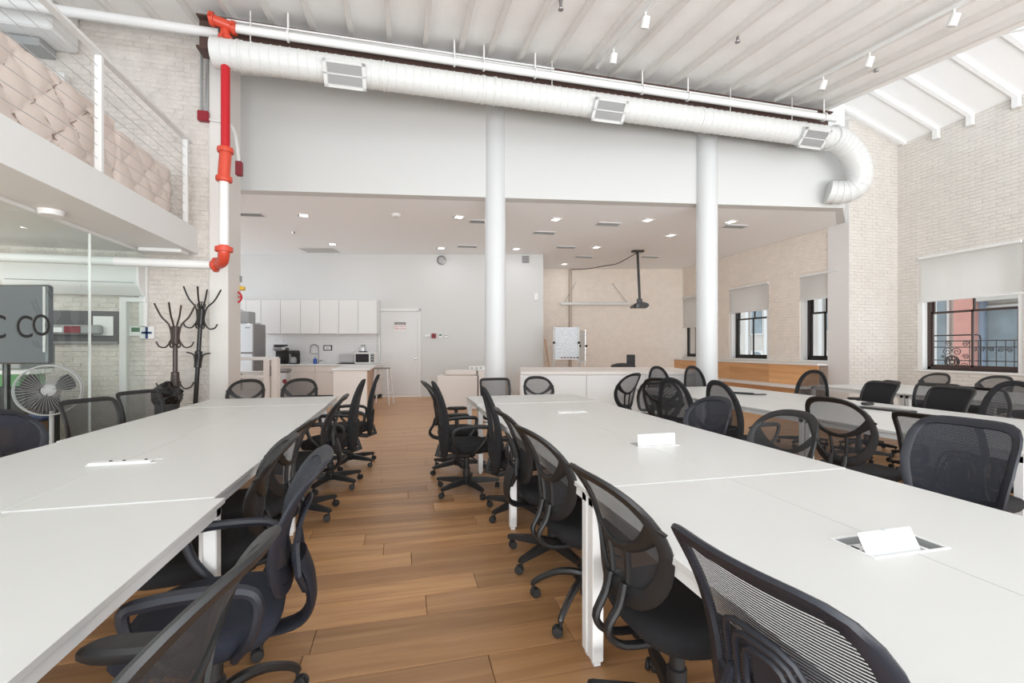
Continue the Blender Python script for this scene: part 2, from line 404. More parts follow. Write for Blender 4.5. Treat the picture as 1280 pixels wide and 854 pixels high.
# ================================================================== UPPER CEILING
YG = 6.62      # girder line
def zj(v): return 5.62 - .117*(YG-v)
slope = math.atan(.117)
ceil = empty('ceiling', (0, 0, 0), kind='structure', label='white painted roof deck on exposed joists')
UJ1 = ray(1032); uj_end = YG*UJ1[0]/UJ1[1]
deck = MB()
deck.loft([[(-9, -2, zj(-2)+.085), (uj_end+.1, -2, zj(-2)+.085), (uj_end+.1, 10, zj(10)+.085), (-9, 10, zj(10)+.085)],
           [(-9, -2, zj(-2)+.2), (uj_end+.1, -2, zj(-2)+.2), (uj_end+.1, 10, zj(10)+.2), (-9, 10, zj(10)+.2)]])
nrm(deck.build('deck', 'deck', ceil))
pxs = [444.7, 487, 530.6, 574, 609, 646, 684, 724, 762, 797, 833, 867, 901, 940, 985, 1032]
us = [YG*ray(q)[0]/ray(q)[1] for q in pxs]
du = (us[12]-us[1])/11
us = [us[1]+du*k for k in range(-9, 1)] + us[2:13] + [us[12]+du*k for k in range(1, 5)]
us = [u for u in us if u < uj_end+.1]
for u in us:
    j = MB(); w = .032
    pr = lambda v, zz: [(u-w, v, zj(v)), (u+w, v, zj(v)), (u+w, v, zj(v)+zz), (u-w, v, zj(v)+zz)]
    j.loft([pr(-2, .09), pr(YG+.35, .09)])
    nrm(j.build('joist', 'joist', ceil))
# seams between the deck boards
for k in range(14):
    pass
# right sloping ceiling with cross beams
rc = MB(); zw, zt = 5.70, 6.75
XL = 7.2
sl = (zt-zw)/(XR-XL)
rc.loft([[(XL, -2, zt), (XR+.3, -2, zw-sl*.3), (XR+.3, 11, zw-sl*.3), (XL, 11, zt)], [(XL, -2, zt+.1), (XR+.3, -2, zw+.1), (XR+.3, 11, zw+.1), (XL, 11, zt+.1)]])
nrm(rc.build('deck', 'ceil', ceil))
for vb in (7.3, 6.70, 6.15, 5.50, 4.9, 4.3, 3.7, 3.1, 2.5):
    b = MB(); hh = .05
    b.loft([[(x, vb-.035, zz), (x, vb+.035, zz), (x, vb+.035, zz-hh), (x, vb-.035, zz-hh)] for x, zz in ((XL, zt), (XR-.02, zw+.005))])
    nrm(b.build('beam', 'ceil', ceil))
    if vb < 7.2:
        MB().bbox((XR-.10, vb-.05, zw-.20), (XR-.012, vb+.05, zw+.02), .008).build('corbel', 'trimw', ceil)

# ================================================================== GIRDER, PIPES, DUCT
gd = MB(); gz = 5.60
gx0, gx1 = pv(250,0,YG).x, pv(1034,0,YG).x
gd.box((gx0, YG-.02, gz-.42), (gx1, YG+.02, gz)); gd.box((gx0, YG-.12, gz-.43), (gx1, YG+.12, gz-.40)); gd.box((gx0, YG-.12, gz-.02), (gx1, YG+.12, gz))
gd = gd.build('trim_girder', 'girder'); struct(gd, 'dark brown steel girder behind the white duct')
YD = 6.54-.2
zd = 5.03; rd = .175
x0 = pv(268, 60, YD).x
dp = empty('air_duct', (x0, YD, zd), label='long white spiral air duct with three grilles and a bent end', cat='duct')
def ribbed(pts, r, step=.11, n=28):
    """resample a path and raise a rib at each step"""
    out = []; rad = []; L = 0; nxt = 0
    P = [Vector(q) for q in pts]
    for i in range(len(P)-1):
        seg = P[i+1]-P[i]; l = seg.length; t = nxt
        while t < l:
            c = P[i]+seg*(t/l); d = seg.normalized()
            for o_, rr in ((-.009, r), (-.003, r+.007), (.003, r+.007), (.009, r)): out.append(c+d*o_); rad.append(rr)
            t += step
        nxt = t-l
    return out, rad
xe = pv(1040, 160, YD).x
def droop(px):
    return pv(px, 0, YD).x
pts, rad = ribbed([(0, 0, 0), (xe-x0, 0, 0)], rd)
nrm(MB().tube([(0,0,0)]+pts+[(xe-x0,0,0)], [rd]+rad+[rd], 28).build('duct_body', 'duct', dp, angle=22))
# elbow: down and back to the upper wall
e0 = Vector((xe-x0-.02, 0, 0))
tgt = pd(1035, 240, 8.35) - Vector((x0, YD, zd))
c1 = e0+Vector((.62, .05, .0)); c2 = tgt+Vector((.70, -.42, -.22))
pp = []
for i in range(41):
    t = i/40; a = 1-t
    pp.append(e0*(a**3)+c1*(3*a*a*t)+c2*(3*a*t*t)+tgt*(t**3))
pts, rad = ribbed(pp, rd+.03, .10)
nrm(MB().tube(pts, rad, 28).build('duct_elbow', 'duct', dp, angle=22))
for px in (300, 480, 603, 618, 873, 884, 1000):
    xx = pv(px, 100, YD).x-x0
    nrm(MB().tube([(xx-.015,0,0),(xx-.012,0,0),(xx+.012,0,0),(xx+.015,0,0)], [rd, rd+.012, rd+.012, rd], 28).build('seam_band', 'duct', dp))
for px, rx in ((433, 0), (756, 0), (1007, 0)):
    xx = pv(px, 100, YD).x-x0
    g = MB(); g.T = Matrix.Translation((xx, 0, 0)) @ Matrix.Rotation(R(42), 4, 'X')
    fr = g.loft([[(-.23,-rd+.06,-.14),(.23,-rd+.06,-.14),(.23,-rd+.06,.14),(-.23,-rd+.06,.14)], [(-.26,-rd-.045,-.16),(.26,-rd-.045,-.16),(.26,-rd-.045,.16),(-.26,-rd-.045,.16)]])
    for (a, b) in (((-.26,-.16),(.26,-.125)),((-.26,.125),(.26,.16)),((-.26,-.16),(-.215,.16)),((.215,-.16),(.26,.16)),((-.26,-.008),(.26,.008))):
        g.box((a[0], -rd-.06, a[1]), (b[0], -rd-.043, b[1]))
    go = g.build('diffuser', 'duct', dp, smooth=False); nrm(go)
    s = MB(); s.T = g.T
    for k in range(22): x = -.205+k*.0195; s.box((x, -rd-.055, -.12), (x+.006, -rd-.046, .12))
    for k in range(12): z = -.115+k*.021; s.box((-.21, -rd-.054, z), (.21, -rd-.047, z+.006))
    s.build('grille_bars', 'grille', go, smooth=False)
    s = MB(); s.T = g.T; s.box((-.21, -rd-.0465, -.12), (.21, -rd-.045, .12)); s.build('grille_back', 'greyp', go, smooth=False)
for px in (313, 690, 913, 990):
    xx = pv(px, 60, YD).x-x0
    MB().tube([(xx,0,rd),(xx,0,rd+.42)], .006, 5).build('hanger_wire', 'trimw', dp)
# white sprinkler main in front of the girder
YP = YG-.30; zp = 5.36
xp0 = pv(293, 20, YP).x; xp1 = pv(1045, 138, YP).x
sp = empty('sprinkler_main', (xp0, YP, zp), label='long white sprinkler pipe running above the spiral duct', cat='pipe')
MB().cyl((0,0,0), (xp1-xp0,0,0), .052, 14).build('pipe', 'trimw', sp)
for px in (360, 568, 605, 669, 803, 860, 1030):
    xx = pv(px, 80, YP).x-xp0
    h = MB().cyl((xx,0,.05), (xx,0,.30), .013, 6); h.tube([(xx, .065*math.cos(a), .065*math.sin(a)) for a in [i*math.pi/8 for i in range(16)]], .010, 5, closed=True, flat=1.6)
    h.build('pipe_hanger', 'trimw', sp)
cd = empty('conduit_run', (xp0, YP+.1, zp+.14), label='pair of thin white conduits above the sprinkler pipe', cat='conduit')
MB().cyl((-.2,0,0), (xp1-xp0-.3,0,0), .016, 8).build('conduit', 'trimw', cd)
MB().cyl((-.1,-.06,-.02), ((xp1-xp0)*.45,-.06,.0), .012, 8).build('conduit', 'trimw', cd)
# grey dangling right hand sprinkler branch
pts = [pd(1000, 124, 7.9), pd(1034, 101, 7.8), pd(1043, 92, 7.75), pd(1044, 80, 7.7)]
tag(MB().tube(pts, .03, 10).build('pipe_branch', 'trimw'), 'short crooked white pipe stub at the right end of the sprinkler main', 'pipe')
pts = [pd(1041, 112, 7.7), pd(1120, 84, 7.0), pd(1180, 58, 6.4), pd(1330, -10, 5.5)]
tag(MB().tube(pts, .028, 10).build('roof_pipe', 'trimw'), 'white pipe slanting under the right ceiling towards the window wall', 'pipe', None)
pts = [pd(1160, 74, 6.9), pd(1240, 44, 6.2), pd(1340, 22, 5.6)]
tag(MB().tube(pts, .028, 10).build('roof_pipe', 'trimw'), 'lower white pipe fork ending at the upper right edge', 'pipe', None)
# pipe along left wall, from off frame to the red tee
zlp = pv(258, 20, YL-.2).z
lpz = MB().cyl((-8, YL-.75, 5.42), (xp0-.25, YL-.75, 5.42), .058, 14)
tag(lpz.build('wall_pipe', 'trimw'), 'white pipe along the top of the left plaster wall reaching the red tee', 'pipe')
tee = empty('red_tee', (xp0-.10, YP, zp), label='orange red grooved pipe tee at the upper left end of the duct', cat='pipe fitting')
t = MB().cyl((-.17,-.10,.03),(.13,0,0),.07,14); t.cyl((0,0,0),(0,.0,-.24),.065,14)
t.build('tee_body', 'redo', tee)
for (x, y, z, ax) in ((-.14,-.09,.03,'X'),(.11,0,0,'X'),(0,0,-.17,'Z')):
    c = MB().lathe([(.07,-.03),(.095,-.028),(.098,0),(.095,.028),(.07,.03)], (x,y,z), 14, ax); c.box((x-.012,y-.13,z-.02),(x+.012,y+.13,z+.02)); c.build('coupling', 'redo', tee)
tee.scale = (.85, .85, .85)
# red riser and its white lower part
YR = YP
riser = empty('fire_riser', (xp0-.1, YR, 0), label='vertical fire riser, bright red above and white below, left of the upper wall', cat='pipe')
zr0 = pv(290, 192, YR).z; zr1 = pv(280, 222, YR).z; zr2 = pv(280, 312, YR).z
MB().cyl((0,0,zr0),(0,0,zp-.2),.052,14).build('upper_pipe', 'red', riser)
xo = pv(280, 250, YR).x-(xp0-.1)
MB().cyl((xo,0,zr2),(xo,0,zr1),.056,14).build('lower_pipe', 'trimw', riser)
el = MB().stube([(0,0,zr0+.06),(0,0,zr0-.02),(xo*.5,0,(zr0+zr1)/2+.02),(xo,0,zr1+.03),(xo,0,zr1-.06)], .068, 14); 
for (x, z) in ((0, zr0+.03), (xo, zr1-.02)): el.lathe([(.06,-.03),(.09,-.028),(.094,0),(.09,.028),(.06,.03)], (x,0,z), 14)
el.build('offset_elbow', 'redo', riser)
e2 = MB().stube([(xo,0,zr2+.04),(xo,0,zr2-.05),(xo-.05,.1,zr2-.13),(xo-.16,.25,zr2-.15),(xo-.22,.3,zr2-.15)], .066, 14)
e2.lathe([(.06,-.03),(.10,-.028),(.10,.028),(.06,.03)], (xo,0,zr2), 14); e2.lathe([(.06,-.02),(.095,-.02),(.095,.02),(.06,.02)], (xo-.19,.28,zr2-.15), 14, 'X')
e2.build('lower_elbow', 'redo', riser)
rx = xp0-.1+xo-.2
tag(MB().cyl((-8, YR+.3, zr2-.15), (rx, YR+.3, zr2-.15), .056, 14).build('branch_pipe', 'trimw'), 'white pipe running left from the lower red elbow into the glass room', 'pipe')
# conduits with red junction box on the wall
q = pv(255, 146, YL-.04)
jb = empty('junction_box', q, label='dark red junction box on the plaster wall under two thin conduits', cat='box')
MB().bbox((-.07,-.05,-.07),(.07,.03,.07),.008).build('box_body', mat('dkred', (.28,.012,.025), .4), jb)
MB().cyl((-.035,0,.07),(-.035,0,1.55),.016,8).build('conduit', 'greyp', jb)
MB().cyl((.03,0,.07),(.03,0,1.6),.022,8).build('conduit', 'steel', jb)
p1, p2, p3 = [pv(*a)-q for a in ((285,158,YL-.1),(296,178,YL-.4),(299,205,YL-.5))]
MB().stube([(.07,0,-.03), p1+Vector((0,0,.04)), (p1+p2)/2+Vector((.03,0,.04)), p2, p3], .02, 8).build('flex_conduit', 'trimw', jb)
MB().bbox(p3+Vector((-.04,-.04,-.16)), p3+Vector((.04,.04,.03)), .008).build('switch_box', 'signdkred', jb)

# valve with wheel beyond the wall end
q = pd(295, 362, 7.0)
va = empty('fire_valve', q, label='red valve with hand wheel and grey housing beside the wall end', cat='valve')
MB().lathe([(.03,-.12),(.075,-.10),(.08,0),(.06,.06),(.075,.09),(.03,.13)], (-.02,0,.02), 12).build('valve_body', 'redo', va)
w = MB().tube([(.03+.085*math.cos(a), -.12, -.13+.085*math.sin(a)) for a in [i*math.pi/10 for i in range(20)]], .014, 6, closed=True)
for k in range(3): w.cyl((.03,-.12,-.13), (.03+.085*math.cos(k*2.09), -.12, -.13+.085*math.sin(k*2.09)), .01, 5)
w.build('hand_wheel', 'red', va); MB().bbox((.02,-.05,-.01),(.12,.05,.05),.008).build('tamper_switch', 'yellow', va)
MB().bbox((-.10,-.06,.12),(.07,.06,.22),.01).build('housing', 'greyp', va)
# columns
for px, d, lb in ((619, 8.0, 'white round column in the middle of the room, left one'), (883.5, 8.25, 'white round column nearer the windows, right one')):
    c = pd(px, 436, d)
    o = MB().lathe([(.184, 0), (.184, 7.0)], (0,0,0), 40).build('column', mat('column_paint', (.68,.695,.70), .45)); o.location = (c.x, c.y, 0); tag(o, lb, 'column', None)

# ================================================================== MEZZANINE: rail, tufted sofas
rail = empty('cable_railing', (XS-.03, 0, zs1), label='white cable railing along the mezzanine edge', cat='railing')
xr_ = XS-.04
for v in (-.2, 1.6, 3.4, 5.21, 7.02):
    MB().bbox((-.03, v-.022, 0), (.03, v+.022, 1.13), .004).build('post', 'trimw', rail)
MB().bbox((-.035, -.8, 1.13), (.035, 7.14, 1.17), .006).build('handrail', 'trimw', rail)
for k in range(8):
    z = .13+k*.127
    MB().cyl((0, -.8, z), (0, 7.02, z), .0035, 5).build('cable', 'steel', rail)
def tufted(name, y0, y1, h, label):
    # surface with a staggered field of buttons and radiating folds
    nx, nz = int((y1-y0)/.022), int(h/.022); vs, fs = [], []
    sy, sz = .44, .24
    off = random.random()
    for i in range(nz+1):
        for j in range(nx+1):
            y = y0+(y1-y0)*j/nx; z = h*i/nz
            q, r = (y/sy), (z/sz)
            a, b = q+r*.5, q-r*.5
            # distance to the nearest diamond line and button
            fa, fb = abs(a-round(a)), abs(b-round(b))
            wob = .06*math.sin(9*y+5*z)+.05*math.sin(17*y-11*z)
            line = min(abs(fa+wob), abs(fb-wob))
            dip = max(0, 1-line/.04)**2*.018
            db = math.hypot(fa, fb); dip += math.exp(-(db/.07)**2)*.035
            dome = .022*math.sin(math.pi*min(1, fa/.5)*.5)*math.sin(math.pi*min(1, fb/.5)*.5)
            edge = min(1, min(z, h-z, y-y0, y1-y)/.06+.001)
            x = (dome-dip)*1.0 - .05*(1-math.sqrt(max(0, 1-(1-edge)**2)))
            vs.append((x+.05, y, z))
    for i in range(nz):
        for j in range(nx):
            k = i*(nx+1)+j; fs.append((k, k+1, k+nx+2, k+nx+1))
    e = empty(name, (-3.16, 0, zs1), label=label, cat='sofa')
    m = MB().add(vs, fs); o = m.build('upholstery', 'leather', e, angle=180)
    MB().bbox((-.25, y0, 0), (.03, y1, h-.03), .03).build('back_body', 'leather', e)
    bt = MB()
    n = 0
    for i in range(int(y0/sy)*2-2, int(y1/sy)*2+3):
        for j in range(0, 12):
            # buttons where a and b are integers
            A_, B_ = i, j
            y = (A_+B_)/2*sy; z = (A_-B_)*sz
            if y0+.08 < y < y1-.08 and .06 < z < h-.06: bt.lathe([(.004,.0),(.011,.0),(.009,.008),(.002,.011)], (.012, y, z), 8, 'X')
    cr = MB()  # thin dark tubes paint in the shade along the folds
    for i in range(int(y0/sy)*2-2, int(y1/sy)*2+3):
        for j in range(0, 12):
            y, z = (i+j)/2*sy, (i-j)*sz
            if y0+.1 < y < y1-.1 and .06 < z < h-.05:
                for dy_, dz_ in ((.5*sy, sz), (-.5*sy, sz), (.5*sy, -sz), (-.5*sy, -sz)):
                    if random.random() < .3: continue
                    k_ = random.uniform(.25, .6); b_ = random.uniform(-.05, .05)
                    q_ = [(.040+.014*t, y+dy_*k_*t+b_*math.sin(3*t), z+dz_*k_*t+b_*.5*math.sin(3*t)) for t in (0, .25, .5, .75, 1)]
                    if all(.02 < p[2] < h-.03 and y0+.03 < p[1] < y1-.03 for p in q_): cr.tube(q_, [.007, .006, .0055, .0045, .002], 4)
    if cr.v: b = cr.build('crease_shade', 'leatherd', e); b['kind'] = 'stuff'
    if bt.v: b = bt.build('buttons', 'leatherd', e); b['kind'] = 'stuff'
tufted('tufted_sofa', 1.2, 5.98, .86, 'long blush tufted leather back behind the railing, at the left edge')
tufted('tufted_sofa', 6.0, 7.22, .78, 'shorter blush tufted leather back at the wall end of the mezzanine')
# hvac box and beam, upper left
hbz = pv(84, 40, YL-.5).z; hbx = pv(99, 0, YL-.02).x
hb = empty('wall_unit', (hbx, YL-.02, hbz), label='large pale box unit high on the plaster wall, top left', cat='unit')
MB().bbox((-3.5, -.5, 0), (0, 0, .95), .02).build('unit_body', 'trimw', hb)
MB().box((-3.5, -.3, -.12), (-.25, -.02, -.02)).build('unit_rail', 'greyp', hb)
q = pv(77, 80, YL-.05)
tag(MB().bbox((q.x-.07, YL-.12, 3.2), (q.x+.07, YL-.005, 5.0), .006).build('wall_post', 'trimw'), 'white upright standing against the plaster wall behind the railing', 'post')
tag(MB().box((-8, YL-.02, 3.9), (q.x-.08, YL-.004, 4.82)).build('recess_panel', mat('recess_shade', (.33,.31,.29), .7)), 'flat panel coloured like a shaded niche, on the plaster wall behind the tufted back', 'panel')  # flat sheet; its grey paints in the shade of a niche

# ================================================================== GLASS ROOM
XG = -3.45
gp = empty('glass_partition', (XG, 0, 0), label='frameless greenish glass partition under the mezzanine slab', cat='partition')
yj = pu(112, 400, XG).y
for a, b in ((-.5, 1.7), (1.71, yj-.005), (yj+.005, YL-.04)):
    MB().box((-.006, a, .03), (.006, b, zs0-.03)).build('glass_panel', 'partglass', gp, smooth=False)
MB().box((-.02, -.5, zs0-.035), (.02, YL-.04, zs0-.001)).build('head_channel', 'trimw', gp)
MB().box((-.02, -.5, 0), (.02, YL-.04, .03)).build('floor_channel', 'steel', gp)
MB().box((-.012, yj-.004, .03), (.012, yj+.004, zs0-.03)).build('joint_strip', 'whitep', gp)
# big thin letters on the glass
lt = lambda s, px, py, h: text('logo_letter', s, h, 'dark', gp, (.012, pu(px, py, XG).y, pu(px, py, XG).z), (R(90), 0, R(90)))
lt('C', 29, 410, .30); lt('O', 50, 408, .30); lt('C', -6, 410, .3)
# AC unit, dark rail board etc. on the wall inside the glass room
a0, a1 = pv(3, 340, YL-.2), pv(175, 340, YL-.2)
zc0, zc1 = pv(100, 367, YL-.2).z, pv(100, 326, YL-.2).z
ac = empty('air_conditioner', ((a0.x+a1.x)/2, YL, zc0), label='long white split air conditioner on the wall inside the glass room', cat='air conditioner')
L2 = (a1.x-a0.x)/2; h = zc1-zc0
b = MB(); prof = [(0,.05),(-.10,0),(-.20,.10),(-.24,.16),(-.24,h-.03),(-.21,h),(0,h)]
b.loft([[(-L2, y, z) for y, z in prof], [(L2, y, z) for y, z in prof]]); nrm(b.build('unit_body', 'whitep', ac))
MB().box((-L2+.05, -.245, .155), (L2-.05, -.238, .165)).build('outlet_slot', 'greyp', ac)
q0, q1 = pv(62, 388, YL-.03), pv(149, 427, YL-.03)
nb = empty('board_shelf', (q0.x, YL-.01, q1.z), label='dark framed board with a white sheet on the wall behind the glass', cat='board')
wdt = q1.x-q0.x; hg = q0.z-q1.z
MB().bbox((-.3, -.03, 0), (wdt, 0, hg), .004).build('board_panel', mat('slate', (.085,.085,.09), .4), nb)
MB().box((-.3, -.05, -.03), (wdt, 0, 0)).build('board_ledge', 'steeld', nb)
MB().box((wdt-.29, -.04, .08), (wdt-.06, -.031, hg-.07)).build('white_sheet', 'paper', nb)
MB().bbox((.03, -.12, .09), (.62, -.035, .22), .02).build('red_white_box', 'greyp', nb)
MB().box((.22, -.125, .11), (.40, -.121, .20)).build('red_patch', 'signdkred', nb)
MB().box((.05, -.125, .12), (.20, -.121, .18)).build('white_patch', 'paper', nb)
q = pv(157, 372, YL-.05); 
dr = MB().box((q.x-.06, YL-.08, 0), (q.x+.02, YL-.002, q.z)).build('trim_frame', 'trimw'); dr2 = MB().box((q.x+.02, YL-.08, q.z-.06), (q.x+.25, YL-.002, q.z))
struct(dr); struct(dr2.build('trim_frame', 'trimw'))
q = pv(181, 330, YL-.05); pc = MB().bbox((q.x-.07, YL-.06, pv(181,408,YL-.05).z), (q.x+.03, YL-.002, q.z), .004)
tag(pc.build('cable_channel', 'trimw'), 'white vertical cable channel running down to the blue sticker plate', 'channel')
q = pv(182, 416, YL-.06); th = empty('wall_plate', (q.x, YL-.003, q.z), label='white wall plate with a blue cross at the end of the cable channel', cat='plate')
MB().bbox((-.09,-.03,-.09),(.09,0,.09),.01).build('plate_body', 'whitep', th)
MB().box((-.015,-.034,-.08),(.015,-.030,.08)).box((-.06,-.034,-.015),(.06,-.030,.015)).build('blue_cross', 'navy', th)
q = pv(169, 414, YL-.05); th = empty('thermostat', (q.x, YL-.003, q.z), label='small white thermostat with dark display inside the glass room', cat='thermostat')
MB().bbox((-.09,-.025,-.07),(.09,0,.07),.008).build('thermostat_body', 'whitep', th); MB().box((-.055,-.028,-.01),(.055,-.024,.05)).build('display', 'signgreen', th)
# tv on stand
c = pd(32, 405, 4.6)
tv = empty('tv_display', (c.x-.15, c.y, 0), R(-14), label='large grey display seen from behind through the glass', cat='tv')
zt0, zt1 = EYE-(455-HY)/F*4.6, EYE+(HY-357)/F*4.6
MB().bbox((-.55, -.03, zt0), (.43, .05, zt1), .015).build('tv_body', 'tv', tv)
MB().box((.40, -.04, zt0+.12), (.425, -.031, zt1-.02)).build('bright_edge', 'chrome', tv)
MB().cyl((-.1, .08, 0), (-.1, .08, zt0+.3), .03, 10).build('stand_pole', 'blackmetal', tv)
MB().bbox((-.45, -.2, 0), (.25, .35, .04), .01).build('stand_base', 'blackmetal', tv)
# fan
c = pd(61, 488, 4.3)
fan = empty('pedestal_fan', (c.x, c.y, 0), -YAW+R(32), label='grey caged electric fan standing inside the glass room', cat='fan')
fz = c.z; cg = MB()
for r in (.235, .24):
    cg.tube([(r*math.cos(i*math.pi/18), -.03 if r < .237 else .03, fz+r*math.sin(i*math.pi/18)) for i in range(36)], .006, 6, closed=True)
for i in range(44):
    a = i*math.pi/22
    cg.tube([(.05*math.cos(a), -.075, fz+.05*math.sin(a)), (.17*math.cos(a), -.07, fz+.17*math.sin(a)), (.235*math.cos(a), -.03, fz+.235*math.sin(a))], .0014, 3)
    cg.tube([(.235*math.cos(a), .03, fz+.235*math.sin(a)), (.05*math.cos(a), .07, fz+.05*math.sin(a))], .0014, 3)
cg.build('cage', 'greyp', fan)
for k in range(3):
    a0_ = k*2.094+.5; b = MB(); rg = []
    for t in range(9):
        rr = .03+.17*t/8; w_ = .30+.75*math.sin(math.pi*min(1, t/8*1.05)*.8)
        rg.append([(rr*math.cos(a0_+s*w_/2), s*.02, fz+rr*math.sin(a0_+s*w_/2)) for s in (-1, -.3, .3, 1)])
    vs = [p for r_ in rg for p in r_]; fs = [(i*4+j, i*4+j+1, (i+1)*4+j+1, (i+1)*4+j) for i in range(8) for j in range(3)]
    b.add(vs, fs); b.build('blade', 'dark', fan)
MB().lathe([(.02,-.05),(.055,-.04),(.06,.0),(.07,.08),(.05,.17),(.01,.18)], (0,.03,fz), 16, 'Y').build('motor', 'greyp', fan)
MB().cyl((0,.08,.04),(0,.08,fz-.03),.018,10).build('pole', 'greyp', fan)
MB().lathe([(.2,0),(.2,.02),(.05,.05)], (0,.08,0), 20).build('base', 'greyp', fan)
# side cabinet with blue cloth in the glass room
c = pd(60, 530, 4.1)
cb = empty('low_cabinet', (c.x-.62, c.y+.4, 0), 0, label='brown low cabinet with a blue cloth on top behind the glass', cat='cabinet')
MB().bbox((-.9, -.2, 0), (.22, .25, .62), .01).build('cabinet_body', 'brownbox', cb); 
MB().bbox((-.3, -.22, .62), (.24, .27, .68), .02).build('cloth', 'navy', cb)
c = pd(-24, 470, 5.2)
rk = empty('supply_rack', (c.x, c.y, 0), -YAW, label='dark rack with green and white packets at the left edge behind glass', cat='rack')
MB().bbox((-.6,-.2,0),(.72,.2,.92),.01).build('rack_body', 'dark', rk); MB().bbox((.1,-.15,.92),(.60,.15,1.06),.01).build('green_packet', 'green', rk)
MB().bbox((.1,-.15,1.06),(.72,.12,1.12),.01).build('white_packet', 'paper', rk)
MB().bbox((-.6,-.19,1.12),(.66,.2,1.42),.01).build('grey_case', 'greyp', rk)
l = area('glass_room_fill', (-5.6, 4.6, zs0-.03), (0, 0, 0), 1.6, 2.6, 75)  # unseen light added under the slab to brighten the glass room
# other side of the glass room
sb = MB().box((-9, -1, 0), (-8.9, YL, 3)).build('wall_glassroom', 'wall'); struct(sb)
q = pd(64, 300, 4.4); sm = MB().lathe([(.09,-.05),(.10,-.02),(.10,0)], (q.x, q.y, zs0), 16).build('smoke_detector', 'whitep'); tag(sm, 'round white detector under the slab inside the glass room', 'detector')
q = pz(205, 312, zs0)
tag(MB().bbox((q.x-.25, q.y-.12, zs0-.05), (q.x+.25, q.y+.12, zs0), .008).build('ceiling_lamp', 'trimw'), 'flat white fitting under the end of the mezzanine slab', 'lamp')

# ================================================================== COAT RACKS
def coat_rack(px, d, ytop, lean, m, label, ball):
    c = pd(px, HY, d); zt = EYE+(HY-ytop)/F*d
    e = empty('coat_rack', (c.x, c.y, 0), -YAW, label=label, cat='coat rack')
    e.rotation_euler = (0, lean, -YAW)
    MB().cyl((0,0,.03),(0,0,zt-.35),.030,12,.026).build('pole', m, e)
    MB().lathe([(.19,0),(.19,.02),(.05,.04),(.03,.06)], (0,0,0), 20).build('base', m, e)
    for zc_, n_ in ((zt-.42, 0), (zt-1.0, 1)):
        MB().lathe([(.03,-.12),(.045,-.11),(.045,.11),(.03,.12)], (0,0,zc_), 12).build('collar', m, e)
    for k in range(4):
        a = k*math.pi/2+.35; ca, sa = math.cos(a), math.sin(a)
        p_ = [(.035,zt-.50),(.045,zt-.38),(.07,zt-.28),(.15,zt-.18),(.22,zt-.02)]
        MB().stube([(r*ca, r*sa, z) for r, z in p_], .011, 7).build('upper_hook', m, e)
        p_ = [(.035,zt-.36),(.045,zt-.48),(.10,zt-.57),(.17,zt-.56),(.20,zt-.50)]
        MB().stube([(r*ca, r*sa, z) for r, z in p_], .010, 7).build('middle_hook', m, e)
        if ball: p_ = [(.035,zt-1.05),(.05,zt-.95),(.09,zt-.92),(.14,zt-.91)]
        else: p_ = [(.035,zt-.92),(.05,zt-1.03),(.10,zt-1.10),(.17,zt-1.08),(.20,zt-1.02)]
        MB().stube([(r*ca, r*sa, z) for r, z in p_], .010, 7).build('lower_hook', m, e)
    if ball:
        b = MB()
        for k in range(3): a = k*1.047; b.tube([(.05*math.cos(t)*math.cos(a), .05*math.cos(t)*math.sin(a), zt-.26+.05*math.sin(t)) for t in [i*math.pi/8 for i in range(16)]], .006, 5, closed=True)
        b.build('wire_ball', m, e)
    return e
coat_rack(219, 5.75, 378, 0, 'brownmetal', 'brown coat rack with curled hooks, left of two by the wall', False)
coat_rack(241, 6.2, 358, R(3.5), 'blackmetal', 'taller black coat rack with wire ball, leaning by the wall', True)
c = pd(209, 500, 5.7)
bg_ = empty('bin_with_bag', (c.x, c.y, 0), label='dark bin with crinkled black bag below the coat racks', cat='bin')
MB().lathe([(.10,0),(.12,.02),(.13,.66)], (0,0,0), 20).build('bin_body', 'dark', bg_)
b = MB(); rg = []
for i in range(7):
    z = .66+i*.045; rr = [.13,.15,.16,.155,.14,.09,.03][i]
    rg.append([((rr*(1+random.uniform(-.14,.14)))*math.cos(k*math.pi/9), (rr*(1+random.uniform(-.14,.14)))*math.sin(k*math.pi/9), z+random.uniform(-.015,.015)) for k in range(18)])
b.loft(rg).build('bag', 'bag', bg_, smooth=False)

# ================================================================== KITCHEN (turned frame)
def kbox(name, p, px0, px1, py0, py1, d, depth, m, r=.006, loc=None):
    """box whose front face at depth d covers the surveyed rectangle"""
    a = bk(px0, py1, d); b = bk(px1, py0, d); L = Vector(loc) if loc else Vector((0,0,0))
    a -= L; b -= L
    return MB().bbox((a.x, a.y, a.z), (b.x, b.y+depth, b.z), r).build(name, m, p)
DU = DK-.36
edges = [289, 326, 350.5, 375.5, 399.5, 423.5, 447.5, 471]
names = ['wider wall cabinet above the fridge', 'first tall wall cabinet right of the fridge', 'second tall wall cabinet right of the fridge', 'third tall wall cabinet from the fridge',
         'fourth tall wall cabinet from the fridge', 'wall cabinet second from the door', 'wall cabinet nearest the door']
for i in range(7):
    x0_, x1_ = edges[i], edges[i+1]; yb = 404 if i == 0 else 417.5
    base = bk(x0_, yb, DU)
    e = bkempty('wall_cabinet', base, label='white '+names[i], cat='cabinet', group='white wall cabinets')
    w_ = (x1_-x0_)/F*DU; h_ = (yb-375)/F*DU
    MB().bbox((.002, .02, 0), (w_-.002, .35, h_), .003).build('cabinet_body', 'trimw', e)
    if i == 0:
        MB().bbox((.006, 0, .006), (w_/2-.003, .019, h_-.004), .003).build('door', 'trimw', e); MB().bbox((w_/2+.003, 0, .006), (w_-.006, .019, h_-.004), .003).build('door', 'trimw', e)
    else: MB().bbox((.006, 0, .006), (w_-.006, .019, h_-.004), .003).build('door', 'trimw', e)
